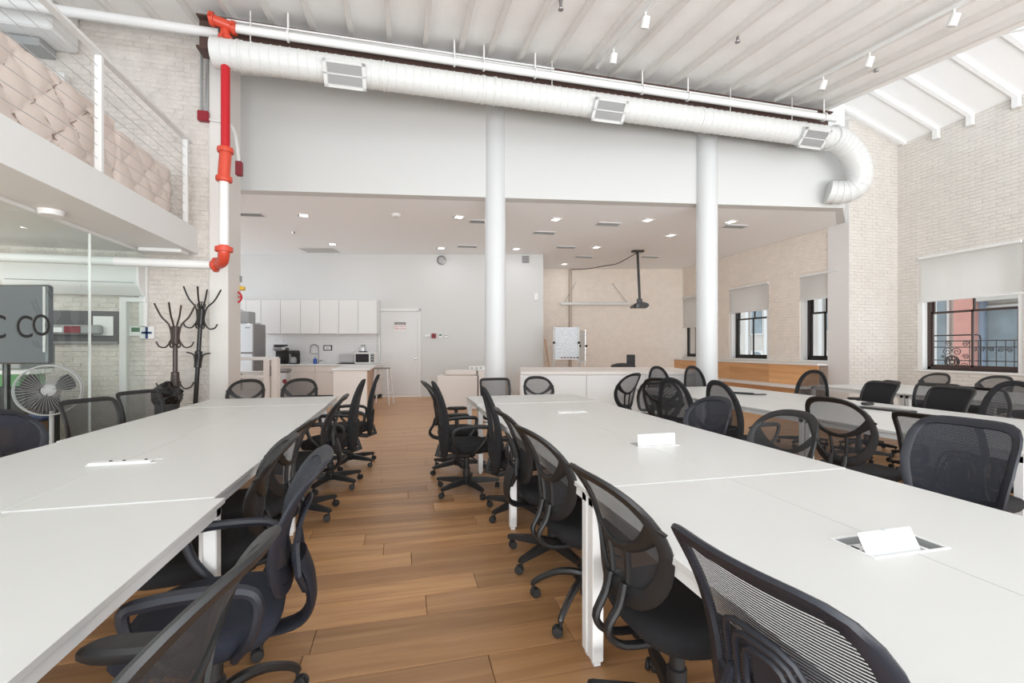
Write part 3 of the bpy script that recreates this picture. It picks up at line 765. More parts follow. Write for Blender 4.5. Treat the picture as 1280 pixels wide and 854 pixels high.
# backsplash
a = bk(328, 455, DK); b = bk(471, 418, DK)
bs = MB(); z = a.z; row = 0
while z < b.z-.02:
    x = a.x-(.1 if row % 2 else 0)
    while x < b.x:
        s0, s1 = max(x, a.x), min(x+.195, b.x)
        if s1-s0 > .03: bs.box((s0, DK-.008, z+.002), (s1, DK, min(z+.073, b.z)))
        x += .2
    z += .077; row += 1
o = bs.build('backsplash', 'tile', smooth=False); tb(o); tag(o, 'white tile backsplash between counter and wall cabinets', 'backsplash', kind='stuff')
# back counter
CZ = .93
base = bk(340, 436, 12.1); base.z = 0
kc = bkempty('kitchen_counter', base, label='cream base units with white worktop and sink along the kitchen wall', cat='counter')
wc = (470-340)/F*12.1
MB().bbox((0, .04, .1), (wc, .6, CZ-.04), .004).build('base_body', 'beige', kc)
MB().bbox((-.1, 0, CZ-.04), (wc, .6, CZ), .006).build('worktop', 'trimw', kc)
MB().box((0, .08, 0), (wc, .55, .1)).build('plinth', 'dark', kc)
for k, (p0, p1) in enumerate(((361, 393), (394, 419), (420, 444), (445, 469))):
    s0, s1 = (p0-340)/F*12.1, (p1-340)/F*12.1
    dr_ = MB().bbox((s0+.004, .02, CZ-.20), (s1-.004, .039, CZ-.05), .003).build('drawer', 'beige', kc)
    dd = MB().bbox((s0+.004, .02, .11), (s1-.004, .039, CZ-.21), .003).build('door', 'beige', kc)
    MB().cyl((s1-.12, .0, CZ-.23), (s1-.02, .0, CZ-.23), .006, 6).build('handle', 'chrome', dd)
# trash can
base = bk(354, 436, 11.6); base.z = 0
e = bkempty('steel_bin', base, label='stainless bin with a round red sticker beside the cream units', cat='bin')
MB().bbox((-.15,-.12,.0),(.15,.12,.76),.03).build('bin_body', 'steel', e); MB().bbox((-.16,-.13,.76),(.16,.13,.84),.02).build('lid', 'steeld', e)
MB().lathe([(.06,-.006),(.06,0)], (.10,-.12,.52), 16, 'Y').build('red_sticker', 'signdkred', e)
# peninsula
dpn = 9.2
a = bk(419, 460.5, dpn); pz_ = a.z
xa, xb = bk(419, 0, dpn).x, bk(460, 0, dpn).x
_c = BK @ Vector((xb, dpn, 0)); wpn = xb-xa
pn = empty('peninsula', (_c.x, _c.y, 0), 0, 'white peninsula counter with wood end facing the aisle', 'counter')
MB().bbox((-wpn, .02, .04), (-.02, 2.0, pz_-.04), .004).build('panel', 'beige', pn)
MB().bbox((-.02, .02, .02), (0, 2.0, pz_-.04), .003).build('wood_side', 'woodside', pn)
MB().bbox((-wpn-.03, -.03, pz_-.04), (.05, 2.02, pz_), .006).build('worktop', 'trimw', pn)
# stool
sx = bk(478, 0, 11.0).x
st = bkempty('bar_stool', (sx, 11.0, 0), label='white metal bar stool with dark seat by the peninsula', cat='stool')
sh = bk(0, 459.5, 11.0).z
MB().bbox((-.16,-.16,sh-.03),(.16,.16,sh),.012).build('seat', 'steeld', st)
for i in (-1, 1):
    for j in (-1, 1): MB().tube([(i*.14,j*.14,sh-.03),(i*.22,j*.22,0)], [.022,.016], 4).build('leg', 'trimw', st)
for z, q in ((.28, .20), (.62, .165)):
    b = MB()
    for i in (-1, 1): b.cyl((i*q,-q,z),(i*q,q,z),.01,6); b.cyl((-q,i*q,z),(q,i*q,z),.01,6)
    b.build('footrest', 'trimw', st)
# fridge
df = 11.0
x0_, x1_ = bk(282, 0, df).x, bk(315, 0, df).x; ft = bk(0, 404.5, df).z
fg = bkempty('fridge', (x0_, df, 0), label='stainless top freezer fridge at the left end of the kitchenette', cat='fridge')
w_ = x1_-x0_; sp_ = bk(0, 441, df).z
MB().bbox((0, .06, .03), (w_, .62, ft), .015).build('fridge_body', 'steeld', fg)
for z0_, z1_, hz in ((.06, sp_-.012, sp_-.2), (sp_, ft, sp_+.1)):
    d_ = MB().bbox((0, 0, z0_), (w_, .058, z1_), .015).build('door', 'steel', fg)
    MB().bbox((.02, -.03, min(hz, hz)), (.05, .0, hz+.18), .006).build('handle', 'chrome', d_)
MB().box((w_-.17, -.003, ft-.115), (w_-.05, 0, ft-.09)).build('name_plate', 'steeld', fg)
# things on the fridge
e = bkempty('toaster_oven', (bk(303, 0, df+.2).x, df+.2, ft), label='small microwave oven standing on the fridge', cat='microwave')
MB().bbox((-.12, 0, 0), (.16, .3, .31), .01).build('oven_body', 'greyp', e); MB().bbox((-.19, 0, 0), (-.10, .3, .31), .01).build('oven_front', 'whitep', e); MB().box((-.185,-.004,.04),(-.115,0,.27)).build('oven_window', 'screen', e)
e = bkempty('dish_tray', (bk(287, 0, df+.2).x, df+.2, ft), label='stack of green and white trays on the fridge', cat='tray')
for k in range(4): MB().bbox((-.2, 0, .01+k*.045), (.16, .3, .045+k*.045), .01).build('tray', 'green' if k == 2 else 'whitep', e)
e = bkempty('tilted_panel', (bk(295, 0, 11.5).x, 11.5, ft), label='grey tilted metal hood above the fridge', cat='hood')
MB().loft([[(-.25, y, 0), (-.02, y, .0), (.38, y, .02), (.46, y, .18), (-.25, y, .62)] for y in (0, .05)]).build('hood_sheet', mat('hood', (.5,.51,.52), .4), e)
# counter appliances  (z of back counter)
def kap(name, px, lab, cat, dd=12.3): 
    return bkempty(name, (bk(px, 0, dd).x, dd, CZ), label=lab, cat=cat)
e = kap('espresso_machine', 348, 'large black and chrome coffee machine, left of two on the counter', 'coffee machine')
MB().bbox((-.17,-.02,0),(.17,.3,.04),.01).build('drip_tray', 'dark', e); MB().bbox((-.15,.12,.04),(.15,.3,.45),.02).build('machine_body', 'blackmetal', e)
MB().bbox((-.16,-.04,.36),(.16,.12,.50),.04).build('brew_head', 'steel', e); MB().bbox((-.12,-.05,.49),(.15,.25,.53),.02).build('top_cover', 'dark', e)
e = kap('coffee_maker', 366, 'small black drip coffee maker with glass jug', 'coffee machine')
MB().bbox((-.11,0,0),(.11,.2,.03),.01).build('base', 'dark', e); MB().bbox((-.11,.12,.03),(.11,.2,.3),.01).build('machine_body', 'dark', e); MB().bbox((-.11,-.02,.27),(.11,.2,.37),.02).build('brew_head', 'dark', e)
MB().lathe([(.06,.03),(.075,.06),(.075,.14),(.05,.19)], (.0,.05,0), 16).build('jug', 'greyp', e)
e = kap('kettle', 334, 'small dark kettle at the left end of the counter', 'kettle'); MB().lathe([(.08,0),(.09,.03),(.07,.16),(.03,.2)], (0,.1,0), 16).build('kettle_body', 'dark', e); MB().tube([(.07,.1,.16),(.13,.1,.15),(.13,.1,.05),(.085,.1,.03)], .012, 6).build('handle', 'dark', e)
e = kap('faucet', 398, 'tall black spring kitchen faucet at the sink', 'faucet', 12.45)
MB().stube([(0,0,0),(0,0,.42),(-.02,-.04,.50),(-.07,-.12,.53),(-.12,-.20,.49),(-.13,-.22,.30)], .018, 8).build('spout', 'steeld', e); MB().cyl((0,0,.08),(.10,0,.10),.012,6).build('lever', 'steeld', e); MB().cyl((0,0,.28),(-.13,-.2,.28),.008,6).build('spout_arm', 'steeld', e)
e = kap('soap_bottle', 392, 'blue soap bottle beside the faucet', 'bottle'); MB().lathe([(.045,0),(.05,.02),(.05,.13),(.02,.16)], (0,.1,0), 14).build('bottle_body', 'blue', e); MB().cyl((0,.1,.16),(0,.1,.21),.01,6).build('pump', 'blue', e)
e = kap('toaster', 432, 'wide grey metal dish rack between faucet and microwave', 'dish rack'); MB().bbox((-.24,0,0),(.26,.3,.02),.006).build('tray', 'dark', e); MB().bbox((-.20,.02,.03),(.22,.26,.27),.03).build('rack_body', 'grille', e)
e = kap('microwave', 456, 'white microwave with a dark window near the door', 'microwave'); MB().bbox((-.28,0,.01),(.28,.3,.32),.01).build('microwave_body', 'whitep', e)
MB().box((-.25,-.006,.05),(.11,0,.28)).build('window', 'screen', e); MB().box((.15,-.006,.04),(.26,0,.29)).build('keypad', 'greyp', e)
for k in range(3): MB().box((.17,-.010,.08+k*.07),(.24,-.006,.11+k*.07)).build('button', 'dark', e)
e = bkempty('blender_jug', (bk(452, 0, 12.3).x, 12.35, CZ+.32), label='small chrome appliance standing on the white microwave', cat='appliance'); MB().bbox((-.10,0,0),(.10,.15,.03),.01).build('base', 'dark', e); MB().lathe([(.07,.03),(.08,.12),(.05,.18),(.09,.2)], (0,.07,0), 14).build('body', 'steel', e)
e = bkempty('framed_notice', (bk(410, 0, DK).x, DK-.025, bk(0, 435, DK).z), label='small black framed notice on the backsplash', cat='frame')
MB().bbox((-.12,0,-.075),(.12,.015,.075),.004).build('frame', 'dark', e); MB().box((-.09,-.002,-.05),(.09,.0,.05)).build('sheet', 'paper', e)
for k, w_ in enumerate((.05, .035)): MB().box((-w_,-.003,.012-k*.025),(w_,-.0021,.02-k*.025)).build('print_line', 'dark', e)
# white low partition shelf in front of kitchen
e = bkempty('white_partition', (bk(283, 0, 8.9).x, 8.9, 0), label='white open partition rail in front of the fridge', cat='partition')
X = lambda px: (px-283)/F*8.9
Z = lambda py: EYE-(py-HY)/F*8.9
MB().bbox((-.4, 0, Z(450.5)), (X(341), .25, Z(446.5)), .004).build('top_rail', 'trimw', e)
MB().bbox((-.4, 0, Z(473)), (X(330), .12, Z(469.5)), .004).build('middle_rail', 'trimw', e)
MB().bbox((X(329), 0, 0), (X(336.5), .12, Z(450)), .004).build('post', 'beige', e)
MB().bbox((X(339), 0, 0), (X(346.5), .12, Z(448)), .004).build('post', 'beige', e)
MB().box((X(336.5), .02, Z(470)), (X(339), .10, Z(458))).build('spacer', 'steeld', e)
e = bkempty('printer', (bk(303, 0, 9.3).x, 9.3, 0), label='white and grey printer boxes behind the partition rail', cat='printer')
MB().bbox((-.35,0,.0),(.40,.3,.88),.01).build('cabinet_body', 'trimw', e); MB().bbox((-.33,-.01,.5),(.0,.0,.84),.01).build('printer_front', 'greyp', e); MB().bbox((.06,-.01,.5),(.38,.0,.84),.01).build('printer_front', 'whitep', e)
MB().box((.12,-.015,.74),(.26,-.011,.79)).build('display', 'dark', e)
MB().box((bk(290,0,9.3).x*0+.3,-.012,.74),(.36,-.011,.8)).build('button_panel', 'dark', e)
# door
e = bkempty('door_1', (bk(473, 0, DK).x, DK, 0), kind='structure'); wd = (526-473)/F*DK; hd = bk(0, 386, DK).z
fo = .05
b = MB(); b.box((0,-.03,0),(fo*1.2,.12,hd)); b.box((wd-fo*1.2,-.03,0),(wd,.12,hd)); b.box((0,-.03,hd-.07),(wd,.12,hd)); b.build('door_frame', 'trimw', e)
dl = MB().bbox((fo*1.3,.01,.012),(wd-fo*1.3,.06,hd-.075),.003).build('door_leaf', mat('door_paint', (.74,.74,.735), .4), e)
MB().lathe([(.012,0),(.012,-.04),(.03,-.05),(.03,-.075),(.01,-.085)], (wd-.14,.01,bk(0,448.5,DK).z), 14, 'Y').build('door_handle', 'chrome', dl)
# sign on the door
sx_ = (500-473)/F*DK; sz_ = bk(0, 408, DK).z
s = empty('danger_sign', BK @ Vector((bk(500,0,DK).x, DK+.008, sz_)), -YAW, 'small notice on the white door reading danger in black and red', 'sign')
MB().box((-.16,-.004,-.12),(.16,0,.12)).build('sign_plate', 'paper', s); MB().box((-.155,-.006,.05),(.155,-.004,.115)).build('sign_header', 'signblack', s)
text('sign_text', 'DANGER', .065, 'paper', s, (0,-.008,.081), (R(90),0,0)); text('sign_text', 'DO NOT', .085, 'signred', s, (0,-.006,.0), (R(90),0,0)); text('sign_text', 'OPEN DOOR', .055, 'signred', s, (0,-.006,-.07), (R(90),0,0))
def wallplate(name, px, py, w_, h_, d, lab, cat, m='whitep'):
    o = empty(name, BK @ bk(px, py, d-.001), -YAW, lab, cat); MB().bbox((-w_,-.03,-h_),(w_,0,h_),.006).build('plate', m, o); return o
wallplate('emergency_light', 534.5, 420, .07, .035, DK, 'small white emergency lamp right of the door', 'lamp')
s = wallplate('alarm_sign', 542.5, 420, .06, .065, DK, 'small dark red square alarm sign with white arrow', 'sign', 'signdkred')
MB().prism([(-.025,0),(.02,.035),(.02,-.035)], 0, .004).build('arrow_mark', 'paper', s).rotation_euler = (R(90), 0, 0); s.children[1].location = (0,-.031,0)
s = wallplate('exit_notice', 551, 420, .055, .06, DK, 'small green and white notice right of the alarm sign', 'sign'); MB().box((-.04,-.033,.0),(.03,-.03,.045)).build('green_print', 'signgreen', s)
s = wallplate('paper_notice', 558, 420, .05, .06, DK, 'small white notice with one dark line, farthest right of the signs', 'sign'); MB().box((-.03,-.033,.01),(.03,-.03,.025)).build('print_line', 'dark', s)
s = wallplate('wall_speaker', 657, 324.5, .10, .10, DK, 'square grey grille high on the white wall', 'speaker', 'grille')
for k in range(6): MB().box((-.09,-.034,-.085+k*.032),(.09,-.03,-.075+k*.032)).build('slat', 'dark', s)
s = empty('round_vent', BK @ bk(552, 325.5, DK-.001), -YAW, 'round dark vent high on the white wall', 'vent')
MB().lathe([(.13,0),(.13,-.03),(.11,-.04)], (0,0,0), 24, 'Y').build('vent_ring', 'steeld', s); MB().lathe([(.09,-.041),(.085,-.05),(.03,-.05)], (0,0,0), 20, 'Y').build('vent_core', 'grille', s)
wallplate('white_box', 670, 371, .06, .10, DK, 'small white box on the end of the white wall', 'box')

# low pale cabinets beside the left column
dcx = 10.0
e = bkempty('pale_cabinet', (bk(546, 0, dcx).x, dcx, 0), label='pale low cabinet against the wall left of the column', cat='cabinet')
wl_ = (608-546)/F*dcx; hz = bk(0, 463, dcx).z
MB().bbox((0,0,0),(wl_*.82,.5,hz-.12),.02).build('cabinet_body', 'beige', e); MB().bbox((-.02+.2,0,hz-.12),(wl_*.80,.5,hz),.03).build('lid', 'beige', e); MB().bbox((wl_*.84,0,0),(wl_*1.15,.5,hz),.01).build('side_unit', 'beige', e)
e = bkempty('white_device', (bk(596, 0, dcx).x, dcx+.1, hz), label='white device with small lights on the pale cabinet', cat='device')
MB().bbox((-.18,0,.0),(.18,.2,.09),.01).build('body', 'whitep', e)
for k in range(3): MB().box((-.14+k*.1,-.003,.03),(-.09+k*.1,0,.06)).build('button', 'greyp', e)
# long divider counter right of the column
dcf, zcf = 8.42, .925
x0_, x1_ = bk(651, 0, dcf).x, bk(876, 0, dcf).x
e = bkempty('divider_counter', (x0_, dcf, 0), label='long low white storage counter between the columns', cat='counter')
Lc = x1_-x0_
npan = 3; pw_ = [0, (733-651)/F*dcf, (807-651)/F*dcf, Lc]
for k in range(3): MB().bbox((pw_[k]+.004, -.004, .05), (pw_[k+1]-.004, .02, zcf-.07), .003).build('panel', 'trimw', e)
MB().box((0.02,.02,0),(Lc,1.95,zcf-.06)).build('counter_body', 'trimw', e)
MB().bbox((-.0,-.01,zcf-.06),(Lc+.1,2.0,zcf),.004).build('worktop', 'beige', e)
MB().box((-.012,.0,0),(.018,1.95,zcf-.06)).build('end_panel', 'beige', e)

# whiteboards behind counter
def easel(px, d, w_, ytop, ybot, rz, lab, m, marks):
    c = bk(px, 0, d); zt_, zb_ = EYE-(ytop-HY)/F*d, EYE-(ybot-HY)/F*d
    e = bkempty('flip_board', (c.x, d, 0), label=lab, cat='whiteboard'); e.rotation_euler = (0, 0, -YAW+rz)
    MB().bbox((-w_,0,zb_),(w_,.02,zt_),.004).build('board_panel', m, e)
    for s_ in (-1, 1):
        MB().cyl((s_*(w_+.02),0.01,0),(s_*(w_+.02),0.01,zt_+.02),.018,8).build('upright', 'chrome', e)
        MB().lathe([(.02,-.03),(.035,-.02),(.035,.02)], (s_*(w_+.02),-.02,(zt_+zb_)/2), 10, 'Y').build('knob', 'dark', e)
    MB().bbox((-w_,-.06,zb_-.03),(w_,0,zb_),.004).build('tray', 'whitep', e)
    if marks:
        for k in range(6): MB().bbox((-w_*.5+k*.08,-.05,zb_),(-w_*.5+k*.08+.05,-.03,zb_+.03),.004).build('marker', 'dark' if k % 2 else 'signdkred', e)
    return e
bm = mat('written_board', (.62,.65,.68), .35, var=.22, vscale=22)
easel(708, 11.6, .30, 409, 448, 0, 'grey flip board covered with faint writing, behind the divider counter', bm, True)
easel(728, 12.0, .22, 413, 452, R(60), 'narrow grey board turned edgeways beside the written board', mat('gboard', (.55,.54,.52), .5), False)
tag(tb(MB().tube([bk(681,424,12.6), bk(690,0,12.3)*Vector((1,1,0)) if 0 else Vector((bk(692,0,12.2).x,12.2,0))], .02, 6).build('wood_batten', 'woodside')), 'thin wood batten leaning by the white wall corner', 'batten')
q = bk(779, 0, 11)
e = bkempty('black_hat_lamp', (q.x, 11, zcf-.02), label='low dark dome and small dark box standing behind the counter', cat='device')
MB().lathe([(.30,.0),(.28,.05),(.15,.09),(.02,.10)], (0,0,.0), 20).build('dome', 'dark', e); MB().bbox((.13,.1,0),(.32,.2,.30),.01).build('box', 'dark', e)
MB().cyl((0,0,-.9),(0,0,0),.03,8).build('pole', 'dark', e)
# projector on its pole
dpj = 12.2
q = bk(797, 314, dpj)
e = bkempty('projector', (q.x, dpj, ZC), label='black projector hanging on a long black ceiling pole', cat='projector')
MB().bbox((-.16,-.08,-.05),(.16,.08,0),.008).build('ceiling_plate', 'blackmetal', e); MB().cyl((0,0,-.05),(.06,0,-1.38),.035,10).build('pole', 'blackmetal', e)
MB().bbox((-.02,-.04,-1.42),(.12,.04,-1.30),.01).build('bracket', 'blackmetal', e)
b = MB().loft([[(-.16,y*.6,-1.56),(.22,y*.6,-1.56),(.27,y,-1.50),(.24,y,-1.44),(.05,y*.5,-1.37),(-.12,y,-1.46),(-.17,y,-1.50)] for y in (-.16, .16)]); nrm(b.build('projector_body', 'blackmetal', e))
MB().lathe([(.05,-.19),(.05,-.15)], (-.05,0,-1.51), 16, 'Y').build('lens', 'screen', e)
# black cable from pole to conduit
pts = [bk(796,316,12.2), bk(786,322,12.4), bk(770,330,12.8), bk(752,333,13.4), bk(735,336,14.2), bk(715,337,14.9)]
tag(tb(MB().stube(pts, .012, 6).build('projector_cable', 'rubber')), 'black cable drooping from the projector pole to the conduit', 'cable')
a = bk(713, 337, DB-.06); b = bk(713, 420, DB-.06)
tag(tb(MB().cyl(a, (a.x, a.y, 0), .05, 10).build('wall_conduit', mat('conduit_beige', (.5,.43,.36), .5))), 'brown vertical conduit on the far brick wall', 'conduit')
e = bkempty('projector_screen', bk(744, 380, DB-.12), label='long white roller screen case on the far brick wall', cat='screen')
w_ = 43/F*DB; MB().cyl((-w_,0,0),(w_,0,0),.055,12).build('roller_case', 'trimw', e)
MB().cyl((-w_+.1,0,0),(-w_*.55,.08,.72),.008,5).build('stay', 'greyp', e); MB().cyl((w_-.05,0,0),(w_*.5,.08,.7),.008,5).build('stay', 'greyp', e)

# ================================================================== LOWER CEILING FITTINGS
def clight(px, py, lab, i):
    q = pz(px, py, ZC); 
    e = empty('recessed_light', q, R(10), lab, 'ceiling light', 'recessed lights in the lower ceiling')
    b = MB(); s_, t_ = .085, .11
    for a in ((-t_,-t_,t_,-s_), (-t_,s_,t_,t_), (-t_,-s_,-s_,s_), (s_,-s_,t_,s_)): b.box((a[0],a[1],-.012),(a[2],a[3],0))
    b.build('frame', 'trimw', e); MB().box((-s_,-s_,-.008),(s_,s_,-.001)).build('lens', 'lamp', e)
    MB().box((-s_,-s_,-.011),(-s_+.02,s_,-.0082)).build('reflector', 'steeld', e)
    l = bpy.data.lights.new('bulb', 'AREA'); l.shape = 'DISK'; l.size = .16; l.energy = 3.6; l.color = (.97, .99, 1); lo = bpy.data.objects.new('bulb', l); C.objects.link(lo); lo.parent = e; lo.location = (0,0,-.03)
for i, (x, y, lb) in enumerate(((379,269,'square recessed light above the fridge side, nearest the plaster wall'),(415,305,'square recessed light above the wall cabinets'),(573,271,'square recessed light just left of the left column'),
        (551,310,'small square recessed light above the round dark vent'),(694,274,'square recessed light just right of the left column'),(645,311,'small square recessed light above the square grille'),
        (745,309,'square recessed light left of the projector pole'),(809,275,'square recessed light midway between the columns'),(913,277,'square recessed light right of the right column'),(705,330,'tiny recessed light over the far brick wall'),
        (291,305,'recessed light at the end of the left wall'),(838,294,'faint recessed light left of the right column'))): clight(x, y, lb, i)
def vent(px, py, lab, s_=.26, t_=.12):
    q = pz(px, py, ZC); e = empty('ceiling_vent', q, R(-6), lab, 'vent', 'grey vents in the lower ceiling')
    b = MB(); b.box((-s_,-t_,-.012),(s_,-t_+.02,0)); b.box((-s_,t_-.02,-.012),(s_,t_,0)); b.box((-s_,-t_,-.012),(-s_+.02,t_,0)); b.box((s_-.02,-t_,-.012),(s_,t_,0)); b.build('frame', 'trimw', e)
    MB().box((-s_+.02,-t_+.02,-.004),(s_-.02,t_-.02,-.001)).build('backing', 'dark', e)
    for k in range(5): y = -t_+.035+k*(2*t_-.07)/4; MB().box((-s_+.02,y-.007,-.014),(s_-.02,y+.007,-.006)).build('slat', 'greyp', e)
for x, y, lb in ((312,268,'grey ceiling vent nearest the end of the plaster wall'),(602,277,'ceiling vent at the left edge of the left column'),(584,308,'ceiling vent in front of the round dark vent'),(760,280,'large ceiling vent between the columns'),
        (680,291,'ceiling vent right of the left column'),(707,309,'ceiling vent before the far brick wall, second row'),(730,321,'small ceiling vent left of the projector pole'),(813,321,'ceiling vent right of the projector pole'),(918,283,'ceiling vent right of the right column')): vent(x, y, lb)
q = pz(400, 313, ZC); e = empty('access_panel', q, R(-13), 'flat grey access panel in the lower ceiling above the cabinets', 'panel'); MB().box((-.45,-.28,-.01),(.45,.28,0)).build('panel_face', mat('apanel', (.55,.55,.54), .6), e)
q = pz(495, 268, ZC); e = empty('smoke_detector', q, 0, 'round white smoke detector in the middle of the lower ceiling', 'detector'); MB().lathe([(.06,-.05),(.09,-.02),(.09,0)], (0,0,0), 20).build('detector_body', 'whitep', e)
q = pz(367, 290, ZC); e = empty('ceiling_sprinkler', q, 0, 'tiny white sprinkler head in the lower ceiling above the kitchenette', 'sprinkler'); MB().lathe([(.04,0),(.03,-.03),(.012,-.06),(.03,-.065)], (0,0,0), 12).build('head', 'chrome', e)
# track lights on the big ceiling
def trk(u0, v0, v1, heads, lab):
    zt_ = lambda v: zj(v)-.03
    e = empty('track_light', (u0, v0, zt_(v0)), 0, lab, 'track light')
    b = MB(); b.loft([[(x, y, z) for x, z in ((-.018, zt_(y+v0)-zt_(v0)-.02), (.018, zt_(y+v0)-zt_(v0)-.02), (.018, zt_(y+v0)-zt_(v0)+.03), (-.018, zt_(y+v0)-zt_(v0)+.03))] for y in (0, v1-v0)]); nrm(b.build('track', 'trimw', e))
    for h_ in heads:
        z = zt_(h_)-zt_(v0)
        k = MB().cyl((0,h_-v0,z-.02),(0,h_-v0,z-.08),.012,8).build('head_stem', 'trimw', e)
        l = MB(); l.T = Matrix.Translation((0,h_-v0,z-.13)) @ Matrix.Rotation(R(25),4,'X'); l.lathe([(.02,.06),(.045,.05),(.05,-.07),(.042,-.072)], (0,0,0), 14); l.build('lamp_head', 'whitep', e)
def upx(px, py):   # joist plane intersection
    r_ = ray(px); 
    for t_ in [i*.01 for i in range(100, 1200)]:
        if EYE-(py-HY)/F*t_ >= zj(r_[1]*t_): return Vector((r_[0]*t_, r_[1]*t_, zj(r_[1]*t_)))
a = upx(757, 55); b = upx(797, 8)
trk(a.x+.12, b.y-.8, a.y+.55, (a.y, b.y), 'white ceiling track with two small spot heads, near the middle joists')
a = upx(1029, 92); b = upx(1088, 62); c = upx(1200, 8)
trk(a.x, 2.4, a.y+.9, (a.y, b.y, c.y), 'white ceiling track with three small spot heads, towards the right')
for px, py, lb in ((701, 8, 'small dark sprinkler head under the deck near the top middle'), (922, 49, 'small dark sprinkler head between the middle joists'), (1095, 86, 'small dark sprinkler head near the right hand pipes')):
    q = upx(px, py); e = empty('deck_sprinkler', q, 0, lb, 'sprinkler'); MB().lathe([(.025,.08),(.018,.03),(.02,-.02),(.035,-.03),(.03,-.04)], (0,0,0), 10).build('head', 'steeld', e)

# ================================================================== WINDOWS
def sash_window(n, X, y0, y1, z0, z1, shade_z, wide, lab, m):
    # y increases away; X is the inner wall face; sash set back .16
    e = empty('window_%d' % n, (X, (y0+y1)/2, z0), kind='structure', label=lab)
    W2 = (y1-y0)/2; H = z1-z0; fx = .26
    b = MB(); b.box((-.02,-W2-.07,-.04),(fx,W2+.07,.0)); b.build('window_sill', 'trimw', e)
    b = MB(); b.box((.01,-W2,0),(fx,-W2+.07,H)); b.box((.01,W2-.07,0),(fx,W2,H)); b.box((.01,-W2,H-.06),(fx,W2,H)); b.build('window_reveal', 'trimw', e)
    b = MB(); o1 = W2-.07
    b.box((fx-.12,-o1,0),(fx-.02,-o1+.06,H-.05)); b.box((fx-.12,o1-.06,0),(fx-.02,o1,H-.05)); b.box((fx-.12,-o1,0),(fx-.02,o1,.06)); b.box((fx-.12,-o1,H-.11),(fx-.02,o1,H-.05)); b.build('window_frame', m, e)
    mid = H*.55 if not wide else H*.50
    for k, (za, zb, xx) in enumerate(((.06, mid+.02, fx-.10), (mid-.02, H-.11, fx-.06))):
        s_ = empty('sash', (0,0,0)); s_.parent = e
        b = MB(); t = .04
        for (a, c_) in (((-o1+.05,za),(-o1+.05+t,zb)),((o1-.05-t,za),(o1-.05,zb)),((-o1+.05,za),(o1-.05,za+t)),((-o1+.05,zb-t),(o1-.05,zb)),((-.016,za),(.016,zb))):
            b.box((xx,a[0],a[1]),(xx+.03,c_[0],c_[1]))
        b.build('sash_bars', m, s_, smooth=False)
        for s2 in (-1, 1):
            ya, yb = sorted((s2*.016, s2*(o1-.05-t))); MB().box((xx+.012,ya,za+t),(xx+.016,yb,zb-t)).build('pane', 'glass', s_, smooth=False)
    sd = empty('roller_shade', (X-.0, (y0+y1)/2, z1-.02), label=lab.replace('window', 'window: its half drawn white roller shade') if 0 else None)
    return e
def shade(X, y0, y1, zt_, zb_, lab):
    e = empty('roller_shade', (X-.045, (y0+y1)/2, zt_), 0, lab, 'roller shade'); W2 = (y1-y0)/2
    MB().cyl((.03,-W2+.03,-.02),(.03,W2-.03,-.02),.03,12).build('roller', 'trimw', e); MB().box((.045,-W2+.01,zb_-zt_),(.048,W2-.01,-.02)).build('cloth', 'shade', e)
    MB().bbox((.035,-W2+.01,zb_-zt_-.02),(.058,W2-.01,zb_-zt_+.01),.004).build('hem_bar', 'trimw', e)
# translucent daylight in shade cloth
nt = M['shade'].node_tree; p_ = nt.nodes['Principled BSDF']; tr = nt.nodes.new('ShaderNodeBsdfTranslucent'); tr.inputs[0].default_value = (.95,.93,.90,1); mx = nt.nodes.new('ShaderNodeMixShader'); mx.inputs[0].default_value = .6
nt.links.new(p_.outputs[0], mx.inputs[1]); nt.links.new(tr.outputs[0], mx.inputs[2]); nt.links.new(mx.outputs[0], nt.nodes['Material Output'].inputs[0])
for o in list(bpy.data.objects):
    pass
sash_window(4, XR, RW[0], RW[1], RZ[0], RZ[1], 0, True, 'wide dark framed sash window on the right wall', 'sash_brown')
shade(XR, RW[0]-.02, RW[1]+.02, RZ[1]+.0, pu(1200, 373, XR).z, 'wide white roller shade half covering the right hand window')
labs = ['farthest tall black sash window, partly behind the column', 'middle tall black sash window of the far wall', 'nearest tall black sash window, cut by the pier']
for i, (y0, y1) in enumerate(w_open):
    sash_window(i+1, XW, y0, y1, WZ0, WZ1, 0, False, labs[i], 'sash')
    shade(XW, y0-.02, y1+.02, WZ1-.0, (2.05, 2.36, 2.48)[i], ['pale roller shade of the farthest far wall window', 'short pale roller shade of the middle far wall window', 'pale roller shade of the window beside the pier'][i])
for o in [o for o in bpy.data.objects if o.name.startswith('roller_shade') and not o.children and o.type == 'EMPTY']: bpy.data.objects.remove(o)
# bench along the window wall
YB0, YB1 = YP2+.02, VB-.1
bn = empty('window_bench', (XW, YB0, 0), 0, 'long wooden bench with white ledge under the far windows', 'bench')
Lb = YB1-YB0
MB().bbox((-.30,0,.98),(-.012,Lb,1.02),.004).build('ledge', 'trimw', bn)
npn = 4
for k in range(npn): MB().bbox((-.28,k*Lb/npn+.002,.52),(-.26,(k+1)*Lb/npn-.002,.98),.003).build('back_panel', 'bench', bn)
MB().bbox((-.80,0,.48),(-.26,Lb,.52),.004).build('seat_ledge', 'trimw', bn)
for k in range(npn): MB().bbox((-.78,k*Lb/npn+.002,0),(-.76,(k+1)*Lb/npn-.002,.48),.003).build('front_panel', 'bench', bn)

